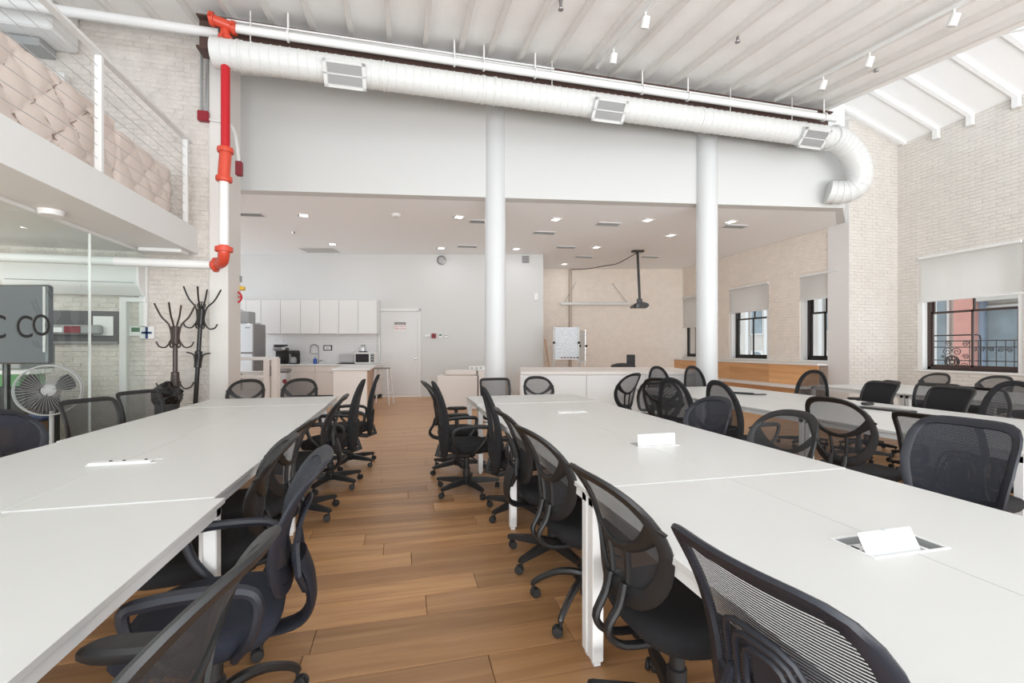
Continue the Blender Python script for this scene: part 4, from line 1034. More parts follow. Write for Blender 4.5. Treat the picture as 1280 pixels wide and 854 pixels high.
# ================================================================== OUTSIDE
XF = 17.0
fc = empty('street_building', (XF, 0, 0), 0, 'pale building with pilasters and tall windows across the street', 'building')
MB().box((0, 4, -6), (1, 30, 9)).build('facade_wall', 'stone', fc)
def vat(px): r_ = ray(px); return XF*r_[1]/r_[0]
for a, b in ((1202, 1229),): MB().box((-.35, vat(b), -6), (0, vat(a), 9)).build('pilaster', 'redbrick', fc)
MB().box((-.2, vat(1235), -6), (0, vat(1229), 9)).build('blue_strip', 'bluestone', fc)
for (ya, yb, za, zb) in ((vat(1275), vat(1236), .6, 2.55), (vat(1185), vat(1174), .8, 3.6), (vat(1300), vat(1283), .6, 2.5)):
    f_ = MB().box((-.08, ya-.08, za-.08), (0, yb+.08, zb+.08)).build('window', 'stone2', fc); MB().box((-.10, ya, za), (-.081, yb, zb)).build('pane', 'farglass', f_)
MB().box((-.45, 4, 2.75), (0, vat(1232), 3.0)).build('cornice', 'stone', fc); MB().box((-.3, 4, .25), (0, 30, .5)).build('cornice', 'stone2', fc)
for k, y in enumerate((13.3, 14.6, 16.3, 17.5, 18.7, 20.3, 22.2, 24.0)):
    for z0_, z1_ in ((-.6, 1.2), (2.1, 4.4)):
        f_ = MB().box((-.06, y-.42, z0_-.07), (0, y+.42, z1_+.07)).build('window', 'stone2', fc)
        pn_ = [(-.34, z0_), (.34, z0_)] + [(.34*math.cos(t), z1_-.34+.34*math.sin(t)) for t in [i*math.pi/8 for i in range(9)]]
        MB().loft([[(xx, y+q[0], q[1]) for q in pn_] for xx in (-.08, -.061)]).build('pane', 'farglass', f_)
    MB().box((-.15, y+.48, -6), (0, y+.66, 9)).build('pilaster', 'stone2', fc)
gr = MB().box((10.8, -5, -6.2), (30, 35, -6)).build('street', 'asphalt'); struct(gr)
# balcony ironwork outside the wide window
XBal = XR+1.1
bl = empty('balcony_railing', (XBal, 0, 0), 0, 'black scrolled iron balcony railing outside the wide window', 'railing')
def bv(px): r_ = ray(px); return XBal*r_[1]/r_[0]
zb = lambda py: EYE-(py-HY)/F*(XBal/ray(1215)[0])
y0_, y1_ = bv(1290), bv(1160)
for z in (zb(426), zb(434), zb(451), zb(467)): MB().cyl((0, y0_, z), (0, y1_, z), .010, 6).build('rail', 'blackmetal', bl)
b = MB().tube([(-.25, bv(1175), zb(419)), (-.25, bv(1232), zb(419)), (-.25, bv(1236), zb(420)), (-.25, bv(1237), zb(424)), (-.25, bv(1237), .4)], .014, 8).build('handrail', 'blackmetal', bl)
for px in (1212, 1223, 1234, 1245.5, 1257, 1268): MB().cyl((0, bv(px), .4), (0, bv(px), zb(426)), .008, 6).build('bar', 'blackmetal', bl)
def scroll(cy, cz, r, s=1, turns=1.6):
    pts = []
    for i in range(28):
        t = i/27; a = t*turns*2*math.pi; rr = r*(1-.85*t); pts.append((0, cy+s*rr*math.cos(a), cz+rr*math.sin(a)))
    MB().tube(pts, .008, 5).build('scroll', 'blackmetal', bl)
dz = abs(zb(440)-zb(437))/3
for px, py, r, s in ((1186,430,.06,1),(1207,430,.06,-1),(1184,440,.09,-1),(1196,440,.09,1),(1207,446,.06,1),(1218,437,.05,1),(1228,437,.05,-1),(1239,437,.05,1),(1251,438,.05,-1),(1262,438,.05,1),(1206,458,.07,1),(1180,447,.05,1)):
    scroll(bv(px), zb(py), r, s)
for r in (.13, .10, .05): MB().tube([(0, bv(1190)+r*math.cos(a), zb(453)+r*math.sin(a)) for a in [i*math.pi/12 for i in range(24)]], .012, 6, closed=True).build('medallion_ring', 'blackmetal', bl)
for k in range(8): a = k*math.pi/4; MB().cyl((0, bv(1190)+.05*math.cos(a), zb(453)+.05*math.sin(a)), (0, bv(1190)+.13*math.cos(a), zb(453)+.13*math.sin(a)), .01, 5).build('spoke', 'blackmetal', bl)

# ================================================================== DESKS
TZ = .74
def desk(x0, x1, y0, y1, z, label, group, outer, legs, notch=None):
    """outer = side (-1 left, +1 right) that carries legs and rail"""
    e = empty('desk', ((x0+x1)/2, (y0+y1)/2, 0), 0, label, 'desk', group)
    cx, cy = (x0+x1)/2, (y0+y1)/2
    X0, X1, Y0, Y1 = x0-cx+.0015, x1-cx-.0015, y0-cy+.002, y1-cy-.002
    if notch:
        a0_, a1_, b0, b1 = notch[0]-cx, notch[1]-cx, notch[2]-cy, notch[3]-cy; a0_ = max(a0_, X0); a1_ = min(a1_, X1)
        b = MB()
        for r_ in ((X0,X1,Y0,b0),(X0,X1,b1,Y1),(X0,a0_,b0,b1),(a1_,X1,b0,b1)):
            if r_[1]-r_[0] > .002: b.box((r_[0],r_[2],z-.022),(r_[1],r_[3],z))
        b.build('tabletop', 'desk', e, smooth=False)
    else: MB().bbox((X0,Y0,z-.022),(X1,Y1,z),.0018).build('tabletop', 'desk', e)
    b = MB(); t = .04; ry = .012
    xo0, xo1 = (X0+ry, X0+ry+.03) if outer < 0 else (X1-ry-.03, X1-ry)
    b.box((xo0,Y0+.01,z-.022-t),(xo1,Y1-.01,z-.022)); b.box((X0+.03,Y0+.01,z-.022-t),(X1-.03,Y0+.04,z-.022)); b.box((X0+.03,Y1-.04,z-.022-t),(X1-.03,Y1-.01,z-.022))
    b.build('rail', 'deskedge', e, smooth=False)
    lx = X0+.012 if outer < 0 else X1-.062
    for fy in legs:
        yy = Y0+.008 if fy == 0 else Y1-.058
        b = MB().bbox((lx, yy, .02), (lx+.05, yy+.05, z-.023), .004); b.box((lx+.01, yy+.01, 0), (lx+.04, yy+.04, .02)); b.build('leg', 'deskedge', e)
    return e
def rows(xs, ys, offs, gname, labels, notches, zoff):
    for i in range(len(ys)-1):
        o = offs[i]
        for s in (0, 1):
            nt_ = None
            if i in notches: nx0, nx1, ny0, ny1 = notches[i]; nt_ = (nx0+o, nx1+o, ny0, ny1)
            desk(xs[s]+o, xs[s+1]+o, ys[i], ys[i+1], TZ+zoff[i], labels[i*2+s], gname, -1 if s == 0 else 1, (0, 1), nt_)
RXM = 1.49
rows((.77, RXM, 2.20), (.33, 1.83, 3.32, 4.87, 5.72), (0, .0, .02, .03), 'desks of the middle table',
     ['nearest desk of the middle table, aisle side', 'nearest desk of the middle table, right side with the open power hatch edge', 'second desk of the middle table, aisle side', 'second desk of the middle table, window side',
      'third desk of the middle table, aisle side', 'third desk of the middle table, window side', 'far end desk of the middle table, left half', 'far end desk of the middle table, right half'],
     {0: (1.34, 1.62, 1.03, 1.16)}, (0, .003, 0, .004))
rows((-2.17, -1.45, -.74), (.55, 2.08, 3.60, 5.30, 6.15), (.04, 0, -.04, -.05), 'desks of the left table',
     ['nearest desk of the left table, at the left edge of the picture', 'nearest desk of the left table, along the aisle', 'second desk of the left table, by the glass', 'second desk of the left table, along the aisle',
      'third desk of the left table, by the glass', 'third desk of the left table, along the aisle', 'far end desk of the left table, by the coat racks', 'far end desk of the left table, nearest the kitchenette'],
     {}, (0, .004, 0, .003))
rows((3.53, 4.36, 5.20), (.35, 1.85, 3.35, 4.85, 6.35), (0, 0, 0, 0), 'desks of the long table near the windows',
     ['nearest desk of the third table, left side, mostly outside the picture', 'nearest desk of the third table, right side', 'second desk of the third table, left side under the keyboard', 'second desk of the third table, right side',
      'third desk of the third table, left side', 'third desk of the third table, right side', 'far desk of the third table, left side', 'far desk of the third table, right side under the glasses'],
     {}, (0, .0, 0, 0))
rows((6.62, 7.45, 8.3), (1.7, 3.2, 4.7, 6.15), (0, 0, 0), 'desks of the far right table',
     ['nearest desk of the far right table, left half', 'nearest desk of the far right table, right half', 'second desk of the far right table, left half', 'second desk of the far right table, right half', 'far desk of the far right table, left half', 'far desk of the far right table, right half by the wall'],
     {}, (0, 0, 0))
def pbox(x, y, z, ang, lab, m='whitep', L=.28, Wd=.13):
    e = empty('power_hatch', (x, y, z), 0, lab, 'power hatch')
    b = MB()
    for (a, c_) in (((-L/2-.008,-Wd/2-.008),(L/2+.008,-Wd/2)),((-L/2-.008,Wd/2),(L/2+.008,Wd/2+.008)),((-L/2-.008,-Wd/2),(-L/2,Wd/2)),((L/2,-Wd/2),(L/2+.008,Wd/2))): b.box((a[0],a[1],0),(c_[0],c_[1],.0025))
    b.build('rim', 'whitep', e, smooth=False)
    return e
# open hatch on the near middle desk
e = pbox(1.48, 1.095, TZ, 0, 'open white power hatch in the nearest middle desks')
b = MB(); b.box((-.138,-.063,-.07),(.138,.063,-.066)); b.box((-.14,-.065,-.07),(-.137,.065,0)); b.box((.137,-.065,-.07),(.14,.065,0)); b.box((-.14,-.065,-.07),(.14,-.062,0)); b.box((-.14,.062,-.07),(.14,.065,0)); b.build('well', 'greyp', e, smooth=False)
b = MB(); b.T = Matrix.Translation((-.025,-.03,.0)) @ Matrix.Rotation(R(-28), 4, 'X'); b.bbox((-.105,-.004,-.03),(.105,.004,.055),.003); b.build('flap', 'whitep', e)
b = MB(); b.T = Matrix.Translation((-.025,-.03,.0)) @ Matrix.Rotation(R(-28), 4, 'X'); b.box((-.008,-.005,.049),(.008,.005,.056)); b.build('finger_notch', 'greyp', e)
MB().bbox((.085,-.055,-.05),(.095,.055,-.005),.002).build('divider', 'whitep', e); MB().bbox((-.13,.02,-.066),(.08,.06,-.02),.003).build('socket_block', 'whitep', e)
for k in range(3): MB().box((-.11+k*.06,.025,-.0199),(-.08+k*.06,.05,-.019)).build('socket', 'dark', e)
q = pz(812, 556, TZ); e = pbox(q.x+.02, q.y, TZ+.003, 0, 'power hatch with upright white flap on the second middle desks', L=.27)
b = MB(); b.T = Matrix.Translation((0,-.05,.0)) @ Matrix.Rotation(R(-5), 4, 'X'); b.bbox((-.13,-.005,.001),(.13,.005,.075),.003); b.build('flap', 'whitep', e); MB().box((-.128,-.04,.0),(.128,.06,.002)).build('socket_strip', 'greyp', e)
q = pz(706, 515.5, TZ); e = pbox(q.x+.06, q.y, TZ, 0, 'flat closed power hatch on the third middle desks'); MB().bbox((-.14,-.05,0),(-.004,.05,.010),.003).build('flap', 'whitep', e); MB().bbox((.004,-.05,0),(.14,.05,.010),.003).build('flap', 'whitep', e)
q = pz(158, 579, TZ); e = pbox(q.x, q.y, TZ+.004, 0, 'slim closed power hatch on the second left desks', L=.30, Wd=.08); MB().bbox((-.15,-.05,0),(.13,.0,.014),.004).build('flap', 'whitep', e)
for k in (-.06, .0, .10): MB().lathe([(.008,.014),(.006,.018)], (k,-.02,0), 10).build('screw', 'dark', e)

# things on the third table
q = pz(1108, 513, TZ); kb = empty('keyboard', (q.x, q.y, TZ), R(-78), 'grey keyboard lying on the third table', 'keyboard')
MB().bbox((-.22,-.075,.0),(.22,.075,.018),.006).build('keyboard_body', 'dark', kb)
b = MB()
for i in range(5):
    for j in range(15): b.bbox((-.21+j*.0275,-.06+i*.024,.018),(-.21+j*.0275+.024,-.06+i*.024+.020,.024),.002)
k = b.build('keys', 'steeld', kb); k['kind'] = 'stuff'
q = pz(1085, 506.5, TZ); tag(MB().bbox((q.x-.06,q.y-.03,TZ),(q.x+.06,q.y+.04,TZ+.03),.01).build('mouse', 'dark'), 'small dark mouse beside the grey keyboard', 'mouse')
q = pz(934, 493.5, TZ); pn_ = empty('cable_bundle', (q.x, q.y, TZ), R(-60), 'dark rod and coiled cable lying on the far part of the third table', 'cable')
MB().cyl((-.18,0,.015),(.08,0,.015),.014,8).build('rod', 'dark', pn_)
for k in range(3): MB().tube([(.10+k*.05+.03*math.cos(a), .03*math.sin(a), .012+k*.003) for a in [i*math.pi/6 for i in range(12)]], .006, 5, closed=True).build('coil', 'dark', pn_)

# ================================================================== CHAIRS
def outline(kind, W2, z0, z1, n=48):
    """closed outline of the backrest in (x, z)"""
    pts = []; zm, H2 = (z0+z1)/2, (z1-z0)/2
    for i in range(n):
        a = 2*math.pi*i/n; c_, s_ = math.cos(a), math.sin(a)
        e_ = {'round': 2.7, 'rect': 9, 'hex': 6.0, 'tall': 2.5, 'solid': 7}[kind]
        r = (abs(c_)**e_+abs(s_)**e_)**(-1/e_)
        x, z = r*c_, r*s_
        if kind == 'round': x *= (1.0+.10*max(0, z)*0+(-.16*max(0, -z)))
        if kind == 'hex': x *= (1-.16*max(0, -z)-.10*max(0, (z-.55))*1.2)
        if kind == 'rect': x *= (1-.10*max(0, -z))
        if kind == 'tall': x *= (1-.12*max(0, z))
        if kind == 'solid': x *= (1+.08*z)
        pts.append((x*W2, zm+z*H2))
    return pts
def backmap(kind, z0, z1):
    zb = z0
    if kind == 'tall':
        return lambda x, z: (x, -.25+.9*x*x*1.2-.16*(z-.62)**2*1.4-.05*(z-.5)+(.10*(max(0, .5-z))*2.2), z)
    lean = {'round': .26, 'rect': .20, 'hex': .24, 'solid': .2}[kind]
    wrap = {'round': 1.1, 'rect': .55, 'hex': .8, 'solid': .3}[kind]
    def f(x, z):
        t = (z-z0)/(z1-z0)
        return (x, -.235+wrap*x*x-lean*(z-z0)+.05*math.sin(math.pi*t)-(.03*t*t if kind != 'rect' else 0), z)
    return f
def frame_band(pts, w, f, th=.011):
    n = len(pts); cx = sum(p[0] for p in pts)/n; cz = sum(p[1] for p in pts)/n
    prof = []
    for i in range(n):
        p0, p1 = pts[i-1], pts[(i+1) % n]; tx, tz = p1[0]-p0[0], p1[1]-p0[1]; l = math.hypot(tx, tz); nx, nz = -tz/l, tx/l
        x, z = pts[i]; ww = w if not callable(w) else w(i/n)
        inn = (x+nx*ww, z+nz*ww); m1 = (x+nx*ww*.15, z+nz*ww*.15); m2 = (x+nx*ww*.85, z+nz*ww*.85)
        P = []
        for q, dy in (((x, z), 0), (m1, th), (m2, th), (inn, 0), (m2, -th), (m1, -th)):
            v_ = f(*q); P.append((v_[0], v_[1]+dy, v_[2]))
        prof.append(P)
    prof.append(prof[0])
    return MB().loft(prof, caps=False), [(pts[i]) for i in range(n)]
def inner(pts, w):
    n = len(pts); out = []
    for i in range(n):
        p0, p1 = pts[i-1], pts[(i+1) % n]; tx, tz = p1[0]-p0[0], p1[1]-p0[1]; l = math.hypot(tx, tz); out.append((pts[i][0]-tz/l*w, pts[i][1]+tx/l*w))
    return out
def fill(pts, f, rings=5, dy=0):
    n = len(pts); cx = sum(p[0] for p in pts)/n; cz = sum(p[1] for p in pts)/n; vs, fs = [], []
    for k in range(rings):
        s_ = 1-k/rings
        for p in pts: q = f(cx+(p[0]-cx)*s_, cz+(p[1]-cz)*s_); vs.append((q[0], q[1]+dy, q[2]))
    q = f(cx, cz); vs.append((q[0], q[1]+dy, q[2]))
    for k in range(rings-1):
        for i in range(n): j = (i+1) % n; fs.append((k*n+i, k*n+j, (k+1)*n+j, (k+1)*n+i))
    for i in range(n): fs.append(((rings-1)*n+i, (rings-1)*n+(i+1) % n, rings*n))
    return MB().add(vs, fs)
def strip(path, hw, f, th=.010):
    """flat bar following the backrest surface; path of (x, z), half width hw"""
    rg = []; m = len(path)
    for i, (x, z) in enumerate(path):
        a = path[min(i+1, m-1)]; b = path[max(i-1, 0)]; tx, tz = a[0]-b[0], a[1]-b[1]; l = math.hypot(tx, tz) or 1; nx, nz = -tz/l, tx/l
        w_ = hw(i/(m-1)) if callable(hw) else hw
        P = []
        for q, dy in (((x+nx*w_, z+nz*w_), th*.3), ((x+nx*w_*.6, z+nz*w_*.6), th), ((x-nx*w_*.6, z-nz*w_*.6), th), ((x-nx*w_, z-nz*w_), th*.3), ((x-nx*w_, z-nz*w_), -th*.6), ((x+nx*w_, z+nz*w_), -th*.6)):
            v_ = f(*q); P.append((v_[0], v_[1]-dy, v_[2]))
        rg.append(P)
    return MB().loft(rg)
def make_chair(style, arms, base, navy, net=None, zs=.47, top=None):
    """origin on the floor below the seat, facing +Y"""
    e = empty('office_chair', (0, 0, 0))
    pm_, fm = ('plasticb', 'seatb') if navy else ('plastic', 'seat')
    # seat cushion
    rg = []
    for z, s_ in ((zs-.075,.80),(zs-.065,.93),(zs-.035,1.0),(zs-.012,.985),(zs+.004,.92),(zs+.010,.75),(zs+.006,.4)):
        r = []
        for i in range(32):
            a = 2*math.pi*i/32; c_, s2 = math.cos(a), math.sin(a); ee = 3.2; q = (abs(c_)**ee+abs(s2)**ee)**(-1/ee)
            x, y = q*c_*.245*s_, q*s2*.235*s_
            r.append((x, y+.02, z-(.025*max(0, y/.235)**3)))
        rg.append(r)
    nrm(MB().loft(rg).build('seat', fm, e, angle=60))
    MB().bbox((-.13,-.14,zs-.10),(.13,.14,zs-.072),.01).build('seat_plate', 'plastic', e)
    MB().bbox((-.05,-.09,zs-.15),(.05,.08,zs-.10),.015).build('tilt_mechanism', 'blackmetal', e)
    MB().cyl((.05,.02,zs-.13),(.24,.04,zs-.12),.007,6).build('lever', 'plastic', e)
    MB().lathe([(.03,.06),(.034,.10),(.034,.22),(.026,.225),(.026,zs-.13)], (0,0,0), 14).build('gas_lift', 'plastic', e)
    # base
    for k in range(5):
        a = k*2*math.pi/5+.3; ca, sa = math.cos(a), math.sin(a); b = MB(); b.T = Matrix.Rotation(a, 4, 'Z')
        if base == 'curved':
            b.stube([(.02,0,.17),(.09,0,.175),(.17,0,.16),(.25,0,.12),(.295,0,.085),(.30,0,.07)], [.022,.021,.019,.017,.016,.014], 8)
        else:
            b.loft([[(r, y, z) for y, z in ((-w_, z0_), (w_, z0_), (w_*.8, z1_), (-w_*.8, z1_))] for r, w_, z0_, z1_ in ((.02,.026,.075,.125),(.15,.022,.072,.118),(.30,.017,.070,.098),(.318,.014,.072,.092))])
        lg = nrm(b.build('leg', 'blackmetal' if base == 'curved' else pm_, e))
        c = MB(); c.T = Matrix.Rotation(a, 4, 'Z') @ Matrix.Translation((.30,0,0)) @ Matrix.Rotation(k*1.3, 4, 'Z')
        c.cyl((0,0,.045),(0,0,.085),.008,6)
        for s_ in (-1, 1): c.lathe([(.010,s_*.004),(.024,s_*.006),(.0265,s_*.013),(.023,s_*.021),(.008,s_*.022)], (.015,0,.0265), 12, 'Y')
        c.lathe([(.012,-.004),(.020,-.004),(.020,.004),(.012,.004)], (.012,0,.032), 10, 'Y')
        nrm(c.build('caster', 'rubber', lg))
    MB().lathe([(.02,.06),(.045,.07),(.045,.13),(.03,.14)], (0,0,0), 14).build('hub', pm_, e)
    # backrest
    T = top or {'round': .94, 'rect': .93, 'hex': .97, 'tall': 1.05, 'solid': .93}[style]
    if style == 'tall':
        W2, z0 = .225, .33
        pts = outline('tall', W2, z0, T); f = backmap('tall', z0, T)
        nrm(frame_band(pts, .050, f, .016)[0].build('back_frame', fm, e, angle=50))
        ii = inner(pts, .045); fill(ii, f, 7).build('back_mesh', M[net or 'net'], e, angle=180)
        low = [(x, min(z, z0+.30)) for x, z in inner(pts, .03)]
        fill(low, f, 3, -.012).build('lower_cover', fm, e, angle=180)
        MB().tube([f(0,.45), (0,-.28,.36), (0,-.18,.33), (0,-.05,zs-.12)], .025, 8, flat=.5).build('back_bracket', 'plastic', e)
    else:
        W2 = {'round': .235, 'rect': .225, 'hex': .235, 'solid': .23}[style]
        z0 = {'round': .50, 'rect': .55, 'hex': .52, 'solid': .52}[style]
        fw = {'round': .042, 'rect': .036, 'hex': .044, 'solid': .03}[style]
        pts = outline(style, W2, z0, T); f = backmap(style, z0, T)
        if style == 'round':
            wf_ = lambda t: .041+.030*max(0, -math.sin(2*math.pi*t))
            nrm(frame_band(pts, wf_, f, .011)[0].build('back_frame', pm_, e, angle=50))
        else: nrm(frame_band(pts, fw, f, .011)[0].build('back_frame', pm_, e, angle=50))
        ii = inner(pts, fw*.8)
        if style == 'solid': fill(ii, f, 6).build('back_panel', fm, e, angle=180); fill(ii, f, 6, -.02).build('back_shell', pm_, e, angle=180)
        else: fill(ii, f, 7, .003).build('back_mesh', M[net or 'net'], e, angle=180)
        H = T-z0
        if style == 'round':
            zc_ = z0+H*.60
            path = [(W2*.93*t, zc_-.085*(1-t*t)+.05*t*t) for t in [i/10-1 for i in range(21)]]
            nrm(strip(path, lambda t: .014+.014*abs(2*t-1)**2, f).build('cross_bar', pm_, e, angle=50))
            for s_ in (-1, 1):
                path = [(s_*(.055-.012*t), zc_-.08-(zc_-.08-z0-.03)*t) for t in [i/6 for i in range(7)]]
                nrm(strip(path, .010, f).build('back_strut', pm_, e, angle=50))
                a_ = Vector(f(s_*.045, z0+.03))
                MB().stube([a_+Vector((0,-.012,.05)), a_+Vector((0,-.03,-.02)), (s_*.04,-.30,zs-.04), (s_*.04,-.24,zs-.10), (s_*.04,-.08,zs-.115)], .013, 8, flat=1.3).build('back_bracket', pm_, e)
        elif style == 'hex':
            # ribbed lumbar plate
            zc_ = z0+H*.40
            for r_, hh in ((.10, .11), (.075, .085), (.05, .06)):
                pth = []
                for i in range(24):
                    a = 2*math.pi*i/24; c_, s2 = math.cos(a), math.sin(a); q = (abs(c_)**4+abs(s2)**4)**-.25
                    v_ = f(q*c_*r_*(1-.15*s2), zc_+q*s2*hh); pth.append((v_[0], v_[1]-.03, v_[2]))
                MB().tube(pth, .007, 6, closed=True).build('lumbar_rib', pm_, e)
            MB().add([ (v_[0], v_[1]-.024, v_[2]) for v_ in [f(x, z) for x, z in ((-.035,zc_-.05),(.035,zc_-.05),(.035,zc_+.05),(-.035,zc_+.05))]], [(0,1,2,3)]).build('lumbar_pad', pm_, e)
            for s_ in (-1, 1):
                path = [(s_*(.20-.16*t), z0+.10-.07*t) for t in [i/6 for i in range(7)]]
                nrm(strip(path, lambda t: .018+.02*t, f).build('back_strut', pm_, e, angle=50))
                v_ = f(s_*.09, zc_-.02); MB().tube([(v_[0],v_[1]-.03,v_[2]), (s_*.12,v_[1]-.04,z0+.06), (s_*.06,-.285,z0-.02)], .012, 6).build('lumbar_arm', pm_, e)
            MB().stube([(0,-.262,z0+.09),(0,-.295,z0),(0,-.30,zs-.05),(0,-.245,zs-.108),(0,-.08,zs-.118)], [.09,.075,.055,.048,.045], 12, flat=.3, up=(0,1,0)).build('back_bracket', pm_, e)
        else:
            a_ = Vector(f(0, z0+.02))
            MB().stube([a_+Vector((0,-.01,.06)), a_+Vector((0,-.02,-.03)), (0,-.29,zs-.06), (0,-.22,zs-.11), (0,-.06,zs-.12)], .028, 8, flat=.45).build('back_bracket', pm_, e)
            if style == 'rect':
                nrm(strip([(-.07, z0+.05), (0, z0+.045), (.07, z0+.05)], .035, f).build('back_plate', pm_, e))
    # arms
    for s_ in (-1, 1):
        if arms == 'loop':
            pth = [(s_*.235,-.10,zs-.06),(s_*.275,-.15,zs+.02),(s_*.285,-.17,zs+.12),(s_*.285,-.13,zs+.168),(s_*.285,0,zs+.18),(s_*.285,.10,zs+.178),(s_*.285,.155,zs+.16),(s_*.28,.13,zs+.06),(s_*.26,.06,zs-.03),(s_*.225,.02,zs-.075)]
            MB().stube(pth, [.016,.017,.018,.02,.022,.022,.019,.017,.016,.015], 8, flat=.8).build('armrest', pm_, e)
        elif arms == 't':
            b = MB().tube([(s_*.18,0,zs-.085),(s_*.27,0,zs-.08),(s_*.285,0,zs-.02),(s_*.285,-.01,zs+.17)], [.018,.02,.022,.020], 8, flat=.6).build('arm_post', pm_, e)
            rg = []
            for z, q in ((zs+.165,.85),(zs+.175,1),(zs+.19,1),(zs+.20,.8)):
                rg.append([(s_*.285+.038*q*math.copysign(abs(math.cos(a))**.6, math.cos(a)), .12*q*math.copysign(abs(math.sin(a))**.7, math.sin(a)), z) for a in [i*math.pi/8 for i in range(16)]])
            MB().loft(rg).build('armrest', pm_, e)
    return e
protos = {}
def chair(key, x, y, rot, label, group, dz=0):
    """key = (style, arms, base, navy, net)"""
    if key not in protos: protos[key] = o = make_chair(*key)
    else: o = copy_tree(protos[key])
    o.location = (x, y, dz); o.rotation_euler = (0, 0, R(rot)); tag(o, label, 'chair', group); return o
GL, GM, GR, GF = 'office chairs along the left table', 'office chairs along the middle table', 'office chairs along the third table', 'office chairs at the far right table'
RD = ('round', None, 'straight', False, 'net'); RDL = ('round', 'loop', 'straight', False, 'net'); RDC = ('round', None, 'curved', False, 'net'); RDT = ('round', 't', 'straight', False, 'net')
HXB = ('hex', 'loop', 'curved', True, 'netnavy'); HX = ('hex', None, 'straight', False, 'net'); HXS = ('hex', 't', 'straight', True, 'netslat')
TL = ('tall', 'loop', 'straight', False, 'net'); RC = ('rect', None, 'straight', False, 'netopen'); RDN = ('round', None, 'straight', True, 'netnavy'); RO = ('round', None, 'straight', False, 'netopen')
SO = ('solid', None, 'straight', False, None); RCT = ('rect', 't', 'straight', False, 'netopen'); TLN = ('tall', None, 'straight', False, 'net')
# left table, aisle side (facing -X)
T1 = ('round', 't', 'straight', False, 'net', .47, 1.0); RDH = ('round', None, 'straight', False, 'netopen', .47, 1.01); ROH = ('round', None, 'straight', False, 'netopen', .47, 1.02)
R2K = ('round', None, 'straight', False, 'net', .47, .96); R3K = ('round', None, 'curved', False, 'net', .47, .97); SOL = ('solid', None, 'straight', False, None, .47, .95)
chair(T1, -.63, .95, 84, 'black mesh chair in the lower left corner, nearest the camera', GL)
chair(HXB, -.62, 1.74, 98, 'bluish black mesh chair with looped arms and ribbed lumbar, second from the front left', GL)
chair(RDC, -.86, 2.30, 100, 'black mesh chair with rounded Y-braced back, third along the left table', GL)
chair(RDC, -.87, 2.92, 84, 'black mesh chair half hidden as fourth along the left table', GL)
chair(HX, -.80, 3.95, 92, 'dark mesh chair with lumbar ribs, fifth along the left table', GL)
chair(TL, -.68, 4.75, 88, 'slim high-backed black chair with loop arms, second from the kitchen end', GL)
chair(TL, -.58, 5.55, 92, 'slim high-backed black chair at the kitchen end of the left table', GL)
chair(RO, -2.00, 6.42, 180, 'open mesh chair at the left table end in front of the fridge rail', GL)
chair(RO, -1.35, 6.45, 180, 'open mesh chair at the far end of the left table, before the cream units', GL)
chair(RDN, -2.33, 3.75, -95, 'large round-backed dark chair at the left edge of the picture', GL)
chair(RC, -2.33, 4.45, -115, 'square-topped black mesh chair by the glass, nearer one', GL)
chair(RC, -2.33, 5.20, -115, 'square-topped black mesh chair by the glass, nearer the coat racks', GL)
# middle table, aisle side (facing +X)
chair(HXS, .95, .76, -84, 'ribbed mesh chair in the bottom foreground of the middle table', GM)
chair(R2K, .95, 1.42, -86, 'black mesh chair second from the front on the aisle side of the middle table', GM)
chair(R3K, .95, 2.20, -84, 'black mesh chair third from the front on the aisle side of the middle table', GM)
chair(HX, .95, 2.78, -92, 'black chair with ribbed lumbar plate, fourth along the middle table', GM)
chair(TL, .95, 3.60, -92, 'slim high-backed chair leaning over the third middle desk', GM)
chair(TL, .60, 4.28, -88, 'high-backed chair with loop arms standing out in the aisle', GM)
chair(T1, .60, 5.02, -96, 'rounded chair behind the high-backed one at the far end of the aisle', GM)
chair(RC, 1.30, 6.10, 180, 'square-topped mesh chair at the far end of the middle table', GM)
chair(RO, 1.96, 6.15, 180, 'round-topped mesh chair at the far end of the middle table', GM)
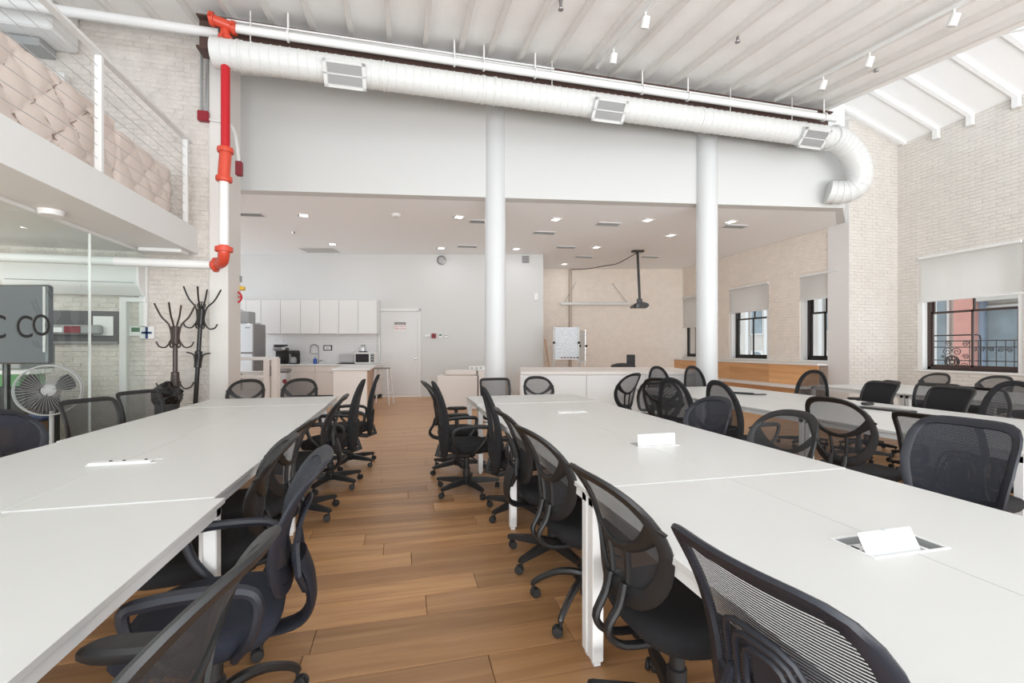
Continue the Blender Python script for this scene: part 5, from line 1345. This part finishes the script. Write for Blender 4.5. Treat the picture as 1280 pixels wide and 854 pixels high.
# middle table, window side
chair(ROH, 2.95, 5.95, 25, 'tilted open mesh chair at the far right corner of the middle table', GM)
chair(RC, 3.06, 5.43, 15, 'square mesh chair overlapping the tilted open mesh chair', GM)
chair(ROH, 3.14, 4.88, -50, 'narrow turned mesh chair between the middle and third tables', GM)
chair(RDN, 2.30, 3.30, 100, 'dark round-topped chair tucked against the middle table, second from the front right', GM)
chair(RO, 2.20, 2.42, 100, 'chair seen only by its round open top against the middle table edge', GM)
chair(('hex', None, 'straight', True, 'netnavy', .47, .99), 2.50, 1.68, 94, 'large navy mesh chair at the right edge beside the middle table', GM)
# third table, near side (facing +X)
chair(TLN, 3.05, 4.35, -70, 'broad dark high-backed chair at the third table, third from the far end', GR)
chair(TL, 3.24, 3.78, -84, 'tall narrow chair with its seat pointing to the third table', GR)
chair(RDH, 3.32, 2.68, -78, 'black chair with open round back and padded seat before the keyboard', GR)
chair(('rect', None, 'straight', False, 'netopen', .47, .96), 3.36, 2.06, -84, 'square-topped mesh chair behind the large navy chair', GR)
# third table, far end (facing -Y)
chair(TLN, 4.32, 6.75, 180, 'round black chair at the far end of the third table, left one', GR)
chair(TLN, 5.02, 6.75, 180, 'round black chair at the far end of the third table, beside the column', GR)
# third table, window side (facing -X)
chair(TLN, 5.45, 5.15, 110, 'high-backed mesh chair before the wooden bench', GR)
chair(RCT, 6.05, 4.75, 60, 'square mesh chair with an arm, beside the high-backed mesh chair', GR)
chair(SOL, 5.45, 4.38, 80, 'solid dark backed chair on the window side of the third table, by the keyboard', GR)
chair(RC, 6.05, 4.05, 100, 'thin framed square chair behind the solid dark one', GR)
chair(SOL, 5.40, 3.62, 80, 'second solid dark chair back, right of the keyboard', GR)
chair(TLN, 5.30, 2.98, 95, 'big round framed chair at the right edge behind the third table', GR)
# far right table
chair(RO, 8.55, 5.75, 90, 'open mesh chair on the wall side of the far right table, under the window left', GF)
chair(RO, 8.55, 4.95, 90, 'open mesh chair on the wall side of the far right table, under the window middle', GF)
chair(RO, 8.55, 4.35, 90, 'open mesh chair on the wall side of the far right table, at the right edge', GF)
chair(RC, 6.45, 3.6, -90, 'dark chair on the near side of the far right table', GF)
